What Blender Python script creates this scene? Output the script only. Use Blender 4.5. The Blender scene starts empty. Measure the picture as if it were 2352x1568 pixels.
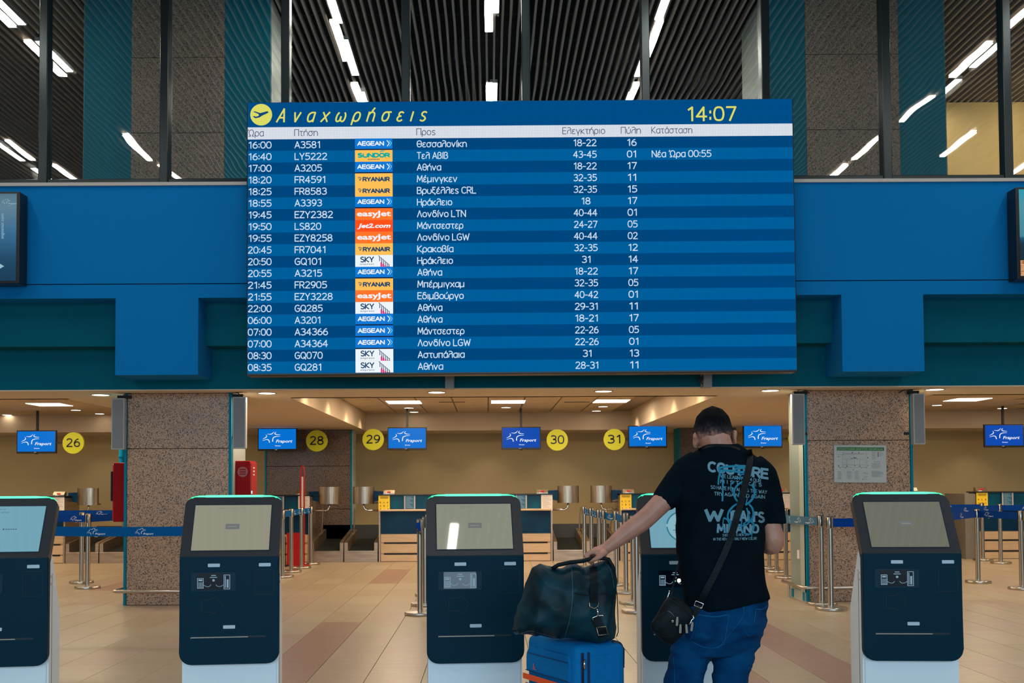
import bpy, bmesh, math, random
from mathutils import Vector, Matrix, noise
from mathutils.bvhtree import BVHTree
R = math.radians
random.seed(7)
SC = bpy.context.scene
COL = SC.collection
F = 2287.0
# ------------------------------------------------------------ camera
cd = bpy.data.cameras.new('camera'); cam = bpy.data.objects.new('camera', cd); COL.objects.link(cam)
cd.sensor_width = 36.0; cd.lens = 36.0 * F / 2352
cd.shift_x = 54 / 2352; cd.shift_y = 253 / 2352
cd.clip_end = 200
PITCH, ROLL = R(1.9), R(-0.275)
cam.location = (0, 0, 1.35)
CM = Matrix.Rotation(R(90) + PITCH, 3, 'X') @ Matrix.Rotation(ROLL, 3, 'Z')
cam.rotation_euler = CM.to_euler()
SC.camera = cam
cd.dof.use_dof = False
CP = Vector((0, 0, 1.35))
def ray(px, py):
    return CM @ Vector(((px - 1176 + 54) / F, (784 + 253 - py) / F, -1.0))
def at(px, py, Y):
    """world point seen at a pixel of the photograph, on the plane y = Y"""
    d = ray(px, py); return CP + d * (Y / d.y)
def fl(px, py, z=0.0):
    d = ray(px, py); return CP + d * ((z - 1.35) / d.z)
# ------------------------------------------------------------ world, lights, exposure
w = bpy.data.worlds.new('world'); SC.world = w; w.use_nodes = True
w.node_tree.nodes['Background'].inputs[0].default_value = (0.30, 0.45, 0.60, 1)
w.node_tree.nodes['Background'].inputs[1].default_value = 0.10
SC.view_settings.view_transform = 'Standard'; SC.view_settings.look = 'None'
SC.view_settings.exposure = 0.0; SC.view_settings.gamma = 1.0; SC.view_settings.use_curve_mapping = False
try: SC.cycles.max_bounces = 8; SC.cycles.use_denoising = True
except Exception: pass
def area(name, loc, rot, sx, sy, power, col, spread=180):
    l = bpy.data.lights.new(name, 'AREA'); l.shape = 'RECTANGLE'; l.size = sx; l.size_y = sy
    l.energy = power; l.color = col; l.spread = R(spread)
    o = bpy.data.objects.new(name, l); o.location = loc; o.rotation_euler = rot; COL.objects.link(o); return o
area('daylight_behind', (0, -6.5, 3.2), (R(84), 0, 0), 16, 4.5, 900, (0.55, 0.80, 1.0))
HALLW, PANW = 22, 21
K3REF = (.48, .16)
# ------------------------------------------------------------ materials
def srgb(r, g, b):
    f = lambda c: (c / 255 / 12.92) if c / 255 <= .04045 else ((c / 255 + .055) / 1.055) ** 2.4
    return (f(r), f(g), f(b), 1.0)
def mat(name, col, rough=.5, metal=0.0, emit=None, estr=0.0, coat=0.0, spec=None, trans=0.0):
    m = bpy.data.materials.new(name); m.use_nodes = True
    b = m.node_tree.nodes['Principled BSDF']
    b.inputs['Base Color'].default_value = col if len(col) == 4 else (*col, 1)
    b.inputs['Roughness'].default_value = rough; b.inputs['Metallic'].default_value = metal
    if emit: b.inputs['Emission Color'].default_value = emit; b.inputs['Emission Strength'].default_value = estr
    if coat: b.inputs['Coat Weight'].default_value = coat; b.inputs['Coat Roughness'].default_value = .03
    if spec is not None: b.inputs['Specular IOR Level'].default_value = spec
    return m
def N(m, t, **k):
    n = m.node_tree.nodes.new(t)
    for a, v in k.items(): setattr(n, a, v)
    return n
def L(m, a, b): m.node_tree.links.new(a, b)
def tex(m, kind='NOISE', scale=(1, 1, 1), s=5.0, detail=3.0, coord='Object'):
    tc = N(m, 'ShaderNodeTexCoord'); mp = N(m, 'ShaderNodeMapping'); mp.inputs['Scale'].default_value = scale
    L(m, tc.outputs[coord], mp.inputs[0])
    if kind == 'NOISE':
        t = N(m, 'ShaderNodeTexNoise'); t.inputs['Scale'].default_value = s; t.inputs['Detail'].default_value = detail
    else:
        t = N(m, 'ShaderNodeTexVoronoi'); t.inputs['Scale'].default_value = s
    L(m, mp.outputs[0], t.inputs['Vector']); return t
def ramp(m, src, stops):
    r = N(m, 'ShaderNodeValToRGB'); el = r.color_ramp.elements
    while len(el) < len(stops): el.new(.5)
    for e, (p, c) in zip(el, stops): e.position = p; e.color = c if len(c) == 4 else (*c, 1)
    L(m, src, r.inputs[0]); return r
def bsdf(m): return m.node_tree.nodes['Principled BSDF']
def noisy(name, c1, c2, scale=(1, 1, 1), s=5, rough=.5, metal=0, bump=0.0, p=(.35, .65), detail=3, coord='Object', coat=0, spec=None):
    m = mat(name, c1, rough, metal, coat=coat, spec=spec)
    t = tex(m, 'NOISE', scale, s, detail, coord); r = ramp(m, t.outputs['Fac'], [(p[0], c1), (p[1], c2)])
    L(m, r.outputs[0], bsdf(m).inputs['Base Color'])
    if bump:
        b = N(m, 'ShaderNodeBump'); b.inputs['Strength'].default_value = bump; b.inputs['Distance'].default_value = .01
        L(m, t.outputs['Fac'], b.inputs['Height']); L(m, b.outputs[0], bsdf(m).inputs['Normal'])
    return m
def granite(name, k=1.0, rough=.35, tint=(1, 1, 1)):
    m = mat(name, (.3, .2, .15), rough)
    v = tex(m, 'VORONOI', (1, 1, 1), 105); n = tex(m, 'NOISE', (1, 1, 1), 85, 4); g = tex(m, 'NOISE', (1, 1, 1), 1.3, 2)
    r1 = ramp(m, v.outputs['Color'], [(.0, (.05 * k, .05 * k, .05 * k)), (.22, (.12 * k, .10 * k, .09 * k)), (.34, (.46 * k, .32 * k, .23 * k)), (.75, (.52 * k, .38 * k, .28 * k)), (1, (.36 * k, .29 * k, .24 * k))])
    r2 = ramp(m, n.outputs['Fac'], [(.36, (.35, .34, .36)), (.50, (1, 1, 1))])
    r3 = ramp(m, g.outputs['Fac'], [(.3, tuple(a * q for a, q in zip(tint, (.85, .86, .92)))), (.7, tuple(a * q for a, q in zip(tint, (1.05, 1, .97))))])
    x = N(m, 'ShaderNodeMix', data_type='RGBA', blend_type='MULTIPLY'); x.inputs[0].default_value = 1
    L(m, r1.outputs[0], x.inputs[6]); L(m, r2.outputs[0], x.inputs[7])
    y = N(m, 'ShaderNodeMix', data_type='RGBA', blend_type='MULTIPLY'); y.inputs[0].default_value = 1
    L(m, x.outputs[2], y.inputs[6]); L(m, r3.outputs[0], y.inputs[7])
    L(m, y.outputs[2], bsdf(m).inputs['Base Color']); return m
M = {}
M['granite'] = granite('speckled_granite', 1.12, tint=(1.03, .90, .76))
M['granite_up'] = granite('speckled_granite_upper', 1.25, .6, (1.05, .92, .82))
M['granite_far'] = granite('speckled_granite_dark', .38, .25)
M['blue'] = noisy('blue_wall_paint', (.0, .150, .42, 1), (.0, .158, .44, 1), s=.6, rough=.9, spec=.12)
M['teal'] = noisy('teal_wall_paint', (.0, .100, .150, 1), (.0, .108, .160, 1), s=.7, rough=.9, spec=.12)
M['tealcol'] = noisy('turquoise_column_paint', (.0, .22, .29, 1), (.0, .24, .31, 1), s=.8, rough=.7, spec=.2)
M['tealedge'] = mat('turquoise_edge_trim', (.0, .20, .31, 1), .6, spec=.15)
M['greyside'] = noisy('pale_grey_column_side', (.36, .42, .40, 1), (.42, .46, .43, 1), s=2, rough=.4)
M['grey2'] = noisy('grey_green_cladding', (.20, .26, .25, 1), (.24, .30, .28, 1), s=2, rough=.45)
M['soffit'] = noisy('cream_plasterboard', (.62, .50, .37, 1), (.66, .53, .40, 1), s=.8, rough=.8)
M['cream'] = noisy('cream_wall_paint', (.54, .435, .245, 1), (.58, .465, .265, 1), s=.5, rough=.85)
M['tanwall'] = noisy('ochre_wall_paint', (.55, .38, .16, 1), (.60, .42, .19, 1), s=.5, rough=.85)
M['dark'] = mat('black_plenum', (.004, .005, .006, 1), .9)
M['slat'] = mat('grey_brown_slat', (.44, .37, .32, 1), .45)
M['alu'] = mat('dark_anodised_frame', (.016, .027, .032, 1), .28, .6)
M['sill'] = mat('pale_sill', (.42, .40, .38, 1), .5)
M['black'] = mat('black_plastic', (.006, .008, .010, 1), .35)
M['blackm'] = mat('matt_black', (.008, .009, .011, 1), .7)
M['ctile'] = noisy('perforated_ceiling_tile', (.60, .46, .31, 1), (.66, .50, .34, 1), (1, 1, 1), 6, .85)
M['lamp'] = mat('lit_lamp', (1, 1, 1, 1), .5, emit=(1.0, .86, .66, 1), estr=9)
M['strip'] = mat('lit_strip_lamp', (1, 1, 1, 1), .5, emit=(1.0, .88, .74, 1), estr=16)
M['steel'] = mat('brushed_steel', (.55, .50, .44, 1), .28, 1.0)
def brushed(name, c1, c2, rough, scale=(60, 60, 1.0)):
    m = noisy(name, c1, c2, scale, 2.0, rough, 1.0, .15); return m
M['hood'] = brushed('brushed_steel_hood', (.30, .24, .18, 1), (.62, .50, .38, 1), .32)
M['conv'] = brushed('conveyor_steel', (.40, .31, .24, 1), (.55, .43, .33, 1), .45, (1, 1, 20))
M['wood'] = noisy('pale_laminate', (.58, .40, .24, 1), (.66, .47, .30, 1), (1, 1, 9), 3, .4)
M['navy'] = noisy('navy_gloss_laminate', (.0, .016, .060, 1), (.0, .050, .115, 1), (1, 1, 1), 1.6, .35, spec=.2)
M['rubber'] = mat('black_green_belt', (.008, .014, .012, 1), .6)
M['beltb'] = mat('blue_webbing', (.0, .045, .28, 1), .8, spec=.1)
M['beltb2'] = mat('lighter_blue_webbing', (.0, .090, .29, 1), .8, spec=.1)
M['white'] = mat('white_print', (.72, .80, .86, 1), .6)
M['paper'] = mat('white_paper', (.75, .70, .66, 1), .7)
M['yellow'] = mat('yellow_print', (.85, .58, .02, 1), .5)
M['yelsign'] = mat('yellow_green_sign', (.60, .62, .01, 1), .45)
M['red'] = mat('red_enamel', (.30, .002, .004, 1), .6, spec=.15)
M['redl'] = mat('red_panel', (.50, .004, .006, 1), .35)
M['kpanel'] = mat('dark_petrol_kiosk_panel', (.0, .026, .048, 1), .5, spec=.10)
M['khead'] = mat('charcoal_kiosk_bezel', (.028, .030, .036, 1), .38)
M['kbody'] = mat('pale_kiosk_body', (.80, .90, .95, 1), .4)
M['kbadge'] = mat('pale_badge', (.50, .62, .70, 1), .4)
M['kline'] = mat('groove_dark', (.0, .012, .026, 1), .6)
M['led'] = mat('green_light_bar', (0, .3, .15, 1), .4, emit=(.03, .95, .42, 1), estr=1.15)
M['ledc'] = mat('green_light_core', (0, .3, .15, 1), .4, emit=(.16, 1.0, .62, 1), estr=1.1)
M['chrome'] = mat('chrome', (.7, .7, .7, 1), .12, 1.0)
M['skin'] = noisy('skin', (.46, .205, .140, 1), (.54, .245, .168, 1), (1, 1, 1), 22, .5, bump=.1)
M['shirt'] = noisy('black_cotton', (.001, .0055, .0095, 1), (.002, .008, .013, 1), (1, 1, 1), 9, .95, spec=.06)
M['denim'] = noisy('blue_denim', (.0, .022, .085, 1), (.001, .062, .175, 1), (1, 1, 1), 9, .9, spec=.1, bump=.5, detail=8, p=(.3, .7))
M['stitch'] = mat('pale_denim_seam', (.004, .095, .25, 1), .9, spec=.1)
M['print'] = mat('pale_blue_shirt_print', (.16, .31, .38, 1), .9, spec=.1)
M['paint'] = mat('turquoise_shirt_print', (.0, .20, .33, 1), .7)
M['duffel'] = noisy('black_nylon_teal_sheen', (.0, .008, .013, 1), (.0, .038, .055, 1), (1, 1, 1), 8, .5, spec=.2, bump=.5, detail=5)  # teal noise tone stands in for reflections on the black nylon
M['bagblk'] = noisy('black_leather', (.001, .004, .006, 1), (.002, .008, .011, 1), (1, 1, 1), 30, .6, spec=.2)
M['case'] = noisy('blue_suitcase_cloth', (.0, .150, .40, 1), (.0, .162, .43, 1), (1, 1, 1), 60, .8, spec=.15)
M['casedk'] = mat('navy_zip_tape', (.0, .02, .09, 1), .6)
M['orange'] = mat('orange_band', (.95, .09, .01, 1), .6)
M['hair'] = None
def emis(name, col, s=1.0, base=(0, 0, 0, 1), rough=.35):
    return mat(name, base, rough, emit=col, estr=s, spec=.1)
M['s_blue'] = emis('screen_blue', srgb(0, 112, 208)); M['s_white'] = emis('screen_white', srgb(232, 240, 250))
M['s_blue2'] = emis('screen_blue_deep', srgb(0, 72, 175))
# led wall: fine pixel grid
def ledmat(name, col, s=1.0, a=.86):
    m = mat(name, (0, 0, 0, 1), .7, emit=col, estr=s, spec=.0)
    tc = N(m, 'ShaderNodeTexCoord'); sp = N(m, 'ShaderNodeSeparateXYZ'); L(m, tc.outputs['Object'], sp.inputs[0])
    outs = []
    for o in ('X', 'Z'):
        mu = N(m, 'ShaderNodeMath', operation='MULTIPLY'); mu.inputs[1].default_value = 64.0; L(m, sp.outputs[o], mu.inputs[0])
        fr = N(m, 'ShaderNodeMath', operation='FRACT'); L(m, mu.outputs[0], fr.inputs[0])
        gt = N(m, 'ShaderNodeMath', operation='GREATER_THAN'); gt.inputs[1].default_value = .3; L(m, fr.outputs[0], gt.inputs[0]); outs.append(gt)
    mn = N(m, 'ShaderNodeMath', operation='MINIMUM'); L(m, outs[0].outputs[0], mn.inputs[0]); L(m, outs[1].outputs[0], mn.inputs[1])
    mr = N(m, 'ShaderNodeMapRange'); mr.inputs['To Min'].default_value = a * s; mr.inputs['To Max'].default_value = s * 1.04
    L(m, mn.outputs[0], mr.inputs['Value']); L(m, mr.outputs[0], bsdf(m).inputs['Emission Strength']); return m
M['b_light'] = ledmat('led_row_light', srgb(0, 96, 158)); M['b_dark'] = ledmat('led_row_dark', srgb(0, 72, 128))
M['b_title'] = ledmat('led_title', srgb(0, 78, 138)); M['b_head'] = ledmat('led_white_bar', srgb(226, 232, 242), 1, .75)
M['b_text'] = ledmat('led_text_white', srgb(205, 226, 245), 1.05, .8); M['b_yel'] = ledmat('led_yellow', srgb(228, 226, 105), 1, .8)
M['b_ink'] = emis('led_text_slate', srgb(60, 78, 110)); M['b_navy'] = emis('led_navy', srgb(0, 66, 118))
M['t_aeg'] = emis('tile_blue', srgb(0, 118, 212)); M['t_yel'] = emis('tile_amber', srgb(253, 192, 84)); M['t_or'] = emis('tile_orange', srgb(255, 116, 34))
M['t_red'] = emis('tile_red_orange', srgb(255, 78, 12)); M['t_wh'] = emis('tile_white', srgb(236, 244, 248)); M['t_blk'] = emis('tile_black', srgb(6, 12, 26))
M['t_teal'] = emis('tile_teal_letters', srgb(0, 170, 160)); M['t_nv'] = emis('tile_navy_letters', srgb(20, 66, 104)); M['t_pink'] = emis('tile_pink', srgb(226, 22, 120)); M['t_cy'] = emis('tile_cyan', srgb(90, 200, 240))
def glassmat():
    m = bpy.data.materials.new('wavy_window_glass'); m.use_nodes = True; nt = m.node_tree; nt.nodes.clear()
    out = N(m, 'ShaderNodeOutputMaterial'); mx = N(m, 'ShaderNodeMixShader'); tr = N(m, 'ShaderNodeBsdfTransparent'); gl = N(m, 'ShaderNodeBsdfGlossy')
    tr.inputs[0].default_value = (.80, .86, .88, 1); gl.inputs['Roughness'].default_value = .0; gl.inputs[0].default_value = (1, 1, 1, 1)
    tc = N(m, 'ShaderNodeTexCoord'); mp = N(m, 'ShaderNodeMapping'); mp.inputs['Scale'].default_value = (1.1, 1, 1.5); L(m, tc.outputs['Object'], mp.inputs[0])
    t = N(m, 'ShaderNodeTexNoise'); t.inputs['Scale'].default_value = 1.5; t.inputs['Detail'].default_value = 0.5; L(m, mp.outputs[0], t.inputs['Vector'])
    b = N(m, 'ShaderNodeBump'); b.inputs['Strength'].default_value = .06; b.inputs['Distance'].default_value = .05
    L(m, t.outputs['Fac'], b.inputs['Height']); L(m, b.outputs[0], gl.inputs['Normal'])
    mx.inputs[0].default_value = .10; L(m, tr.outputs[0], mx.inputs[1]); L(m, gl.outputs[0], mx.inputs[2]); L(m, mx.outputs[0], out.inputs[0]); return m
M['glass'] = glassmat()
# ------------------------------------------------------------ object helpers
def obj(name, bm, m, parent=None, loc=None, smooth=False, kind=None, label=None):
    me = bpy.data.meshes.new(name)
    if isinstance(bm, bmesh.types.BMesh): bmesh.ops.recalc_face_normals(bm, faces=bm.faces) if getattr(obj, 'rec', True) else None; bm.to_mesh(me); bm.free()
    else: me = bm; me.name = name
    for x in (m if isinstance(m, (list, tuple)) else [m]): me.materials.append(x)
    if smooth:
        for p in me.polygons: p.use_smooth = True
        if smooth is not True:
            me.set_sharp_from_angle(angle=R(smooth))
    o = bpy.data.objects.new(name, me); COL.objects.link(o)
    if parent: o.parent = parent
    if loc is not None: o.location = loc
    if kind: o['kind'] = kind
    if label: o['label'] = label
    return o
def thing(name, label, cat, loc=(0, 0, 0), rz=0, group=None):
    o = bpy.data.objects.new(name, None); COL.objects.link(o); o.location = loc; o.rotation_euler = (0, 0, rz); o.empty_display_size = .1
    o['label'] = label; o['category'] = cat
    if group: o['group'] = group
    return o
def tag(o, label, cat, group=None):
    o['label'] = label; o['category'] = cat
    if group: o['group'] = group
    return o
def struct(name, bm=None, m=None, **k):
    if bm is None:
        o = bpy.data.objects.new(name, None); COL.objects.link(o)
    else: o = obj(name, bm, m, **k)
    o['kind'] = 'structure'; return o
def nb(): return bmesh.new()
def box(bm, x0, x1, y0, y1, z0, z1, bev=0, mi=0, seg=1, mtx=None):
    vs = [bm.verts.new((x, y, z)) for x in (x0, x1) for y in (y0, y1) for z in (z0, z1)]
    fs = [(0, 1, 3, 2), (4, 6, 7, 5), (0, 4, 5, 1), (2, 3, 7, 6), (0, 2, 6, 4), (1, 5, 7, 3)]
    F_ = [bm.faces.new([vs[i] for i in f]) for f in fs]
    for f in F_: f.material_index = mi
    if bev:
        es = list({e for f in F_ for e in f.edges})
        r = bmesh.ops.bevel(bm, geom=es, offset=bev, segments=seg, affect='EDGES', profile=.5)
        vs = list({v for f in r['faces'] for v in f.verts})
    if mtx is not None: bmesh.ops.transform(bm, matrix=mtx, verts=[v for v in vs if v.is_valid])
    return bm
def bx(*a, **k): return box(nb(), *a, **k)
def poly(bm, pts, ax='y', d0=0, d1=.01, bev=0, mi=0, seg=2):
    """outline in a plane, extruded: ax='y' pts=(x,z); ax='x' pts=(y,z); ax='z' pts=(x,y)"""
    def P(p, d): return {'y': (p[0], d, p[1]), 'x': (d, p[0], p[1]), 'z': (p[0], p[1], d)}[ax]
    a = [bm.verts.new(P(p, d0)) for p in pts]; b = [bm.verts.new(P(p, d1)) for p in pts]
    f0 = bm.faces.new(a); f1 = bm.faces.new(b[::-1]); fs = [f0, f1]
    n = len(pts)
    for i in range(n): fs.append(bm.faces.new((a[i], b[i], b[(i + 1) % n], a[(i + 1) % n])))
    for f in fs: f.material_index = mi
    if bev: bmesh.ops.bevel(bm, geom=list(f0.edges), offset=bev, segments=seg, affect='EDGES')
    return bm
def rrect(x0, x1, z0, z1, r, n=6, rs=None):
    """rounded rectangle; rs = radii (bl, br, tr, tl)"""
    rs = rs or (r, r, r, r); out = []
    for (cx, cz, a0, rr) in ((x0 + rs[0], z0 + rs[0], 180, rs[0]), (x1 - rs[1], z0 + rs[1], 270, rs[1]), (x1 - rs[2], z1 - rs[2], 0, rs[2]), (x0 + rs[3], z1 - rs[3], 90, rs[3])):
        if rr <= 1e-6: out.append((cx, cz)); continue
        for i in range(n + 1):
            t = R(a0 + 90 * i / n); out.append((cx + rr * math.cos(t), cz + rr * math.sin(t)))
    return out
def tube(bm, pts, r, seg=10, cap=True, mi=0):
    pts = [Vector(p) for p in pts]; rings = []
    rr = r if isinstance(r, (list, tuple)) else [r] * len(pts)
    up = None
    for i, p in enumerate(pts):
        t = (pts[min(i + 1, len(pts) - 1)] - pts[max(i - 1, 0)]).normalized()
        if up is None: up = t.orthogonal().normalized()
        up = (up - t * up.dot(t)).normalized(); s = t.cross(up)
        rings.append([bm.verts.new(p + (up * math.cos(2 * math.pi * k / seg) + s * math.sin(2 * math.pi * k / seg)) * rr[i]) for k in range(seg)])
    for a, b in zip(rings, rings[1:]):
        for k in range(seg): bm.faces.new((a[k], a[(k + 1) % seg], b[(k + 1) % seg], b[k])).material_index = mi
    if cap: bm.faces.new(rings[0][::-1]).material_index = mi; bm.faces.new(rings[-1]).material_index = mi
    return bm
def lathe(bm, prof, seg=32, c=(0, 0), mi=0):
    rings = [[bm.verts.new((c[0] + r * math.cos(2 * math.pi * k / seg), c[1] + r * math.sin(2 * math.pi * k / seg), z)) for k in range(seg)] for r, z in prof]
    for a, b in zip(rings, rings[1:]):
        for k in range(seg): bm.faces.new((a[k], a[(k + 1) % seg], b[(k + 1) % seg], b[k])).material_index = mi
    bm.faces.new(rings[0][::-1]).material_index = mi; bm.faces.new(rings[-1]).material_index = mi
    return bm
def disc(bm, c, r, ax='y', d=.004, seg=32, mi=0):
    pts = [(c[0] + r * math.cos(2 * math.pi * k / seg), c[1] + r * math.sin(2 * math.pi * k / seg)) for k in range(seg)]
    return poly(bm, pts, ax, c[2], c[2] + d, mi=mi)
# ---- lettering (built-in font turned into meshes)
_tc = {}
def tmesh(s, bold=0.0, shear=0.0, space=1.0):
    k = (s, bold, shear, space)
    if k in _tc: return _tc[k]
    c = bpy.data.curves.new('t', 'FONT'); c.body = s; c.size = 1; c.offset = bold; c.shear = shear; c.space_character = space; c.resolution_u = 2
    o = bpy.data.objects.new('t', c); COL.objects.link(o)
    dg = bpy.context.evaluated_depsgraph_get(); dg.update()
    me = bpy.data.meshes.new_from_object(o.evaluated_get(dg))
    bpy.data.objects.remove(o); bpy.data.curves.remove(c)
    xs = [v.co.x for v in me.vertices] or [0, 1]
    vs = [(v.co.x - min(xs), v.co.y) for v in me.vertices]; w_ = max(xs) - min(xs)
    fs = [tuple(p.vertices) for p in me.polygons]; bpy.data.meshes.remove(me)
    _tc[k] = (vs, fs, w_ or 1); return _tc[k]
CAP = .729
def text(bm, s, x0, x1, zb, cap, y=0, fit=True, mi=0, bold=0.0, shear=0.0, space=1.0, rot=0, fn=None, centre=False):
    """letters on the xz plane facing -y: from x0 to x1 (fit) with baseline zb and capital height cap"""
    vs, fs, w_ = tmesh(s, bold, shear, space); sz = cap / CAP
    sx = (x1 - x0) / w_ if fit else sz
    if centre: x0 = x0 - w_ * sx / 2
    nv = []
    for (vx, vz) in vs:
        X, Z = vx * sx, vz * sz
        if rot: X, Z = X * math.cos(rot) - Z * math.sin(rot), X * math.sin(rot) + Z * math.cos(rot)
        co = (x0 + X, y, zb + Z); nv.append(bm.verts.new(fn(co) if fn else co))
    for f in fs:
        try: bm.faces.new([nv[i] for i in f]).material_index = mi
        except ValueError: pass
    return bm
def stroke(bm, pts, wd, y=0, mi=0, fn=None, n=5):
    """flat ribbon through points (x,z), tapered where wd is a list; Catmull-Rom smoothed"""
    P = [Vector((p[0], p[1])) for p in pts]; Q = []
    if len(P) > 2:
        E = [P[0] * 2 - P[1]] + P + [P[-1] * 2 - P[-2]]
        for i in range(1, len(E) - 2):
            for k in range(n):
                t = k / n; a, b, c, d = E[i - 1], E[i], E[i + 1], E[i + 2]
                Q.append(.5 * ((2 * b) + (c - a) * t + (2 * a - 5 * b + 4 * c - d) * t * t + (3 * b - a - 3 * c + d) * t ** 3))
        Q.append(P[-1])
    else: Q = P
    prev = None
    for i, q in enumerate(Q):
        t = (Q[min(i + 1, len(Q) - 1)] - Q[max(i - 1, 0)]).normalized(); nn = Vector((-t.y, t.x))
        u = i / (len(Q) - 1)
        if isinstance(wd, (list, tuple)):
            j = u * (len(wd) - 1); k = min(int(j), len(wd) - 2); ww = wd[k] * (1 - (j - k)) + wd[k + 1] * (j - k)
        else: ww = wd
        a, b = q + nn * ww / 2, q - nn * ww / 2
        va, vb = [bm.verts.new(fn((p.x, y, p.y)) if fn else (p.x, y, p.y)) for p in (a, b)]
        if prev: bm.faces.new((prev[0], prev[1], vb, va)).material_index = mi
        prev = (va, vb)
    return bm
# ---- the airport operator's star mark with its name, in a box of width W (x0 = left, z0 = top)
STAR = [([(195, 210), (235, 214), (262, 202), (278, 183)], [3, 9, 3]), ([(305, 185), (288, 203), (310, 218), (358, 222)], [3, 10, 3]),
        ([(176, 218), (188, 238), (170, 257), (135, 275)], [3, 10, 3]), ([(135, 294), (185, 280), (213, 290), (222, 320)], [3, 9, 10]),
        ([(355, 240), (305, 243), (268, 262), (262, 308)], [3, 9, 11])]
def mark(bm, x0, z0, k, y=0, name=True, small=True, mi=0, fn=None):
    """k = metres per unit; x0, z0 = where unit (135,183) falls"""
    for pts, wd in STAR:
        stroke(bm, [(x0 + (a - 135) * k, z0 - (b - 183) * k) for a, b in pts], [q * k * 1.1 for q in wd], y, mi, fn, 4)
    if name: text(bm, 'Fraport', x0 + 167 * k, x0 + 377 * k, z0 - 137 * k, 38 * k, y, mi=mi, bold=.02, shear=.25, fn=fn)
    if small: text(bm, 'Greece', x0 + 157 * k, x0 + 227 * k, z0 - 183 * k, 14 * k, y, mi=mi, bold=.02, fn=fn)
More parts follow.
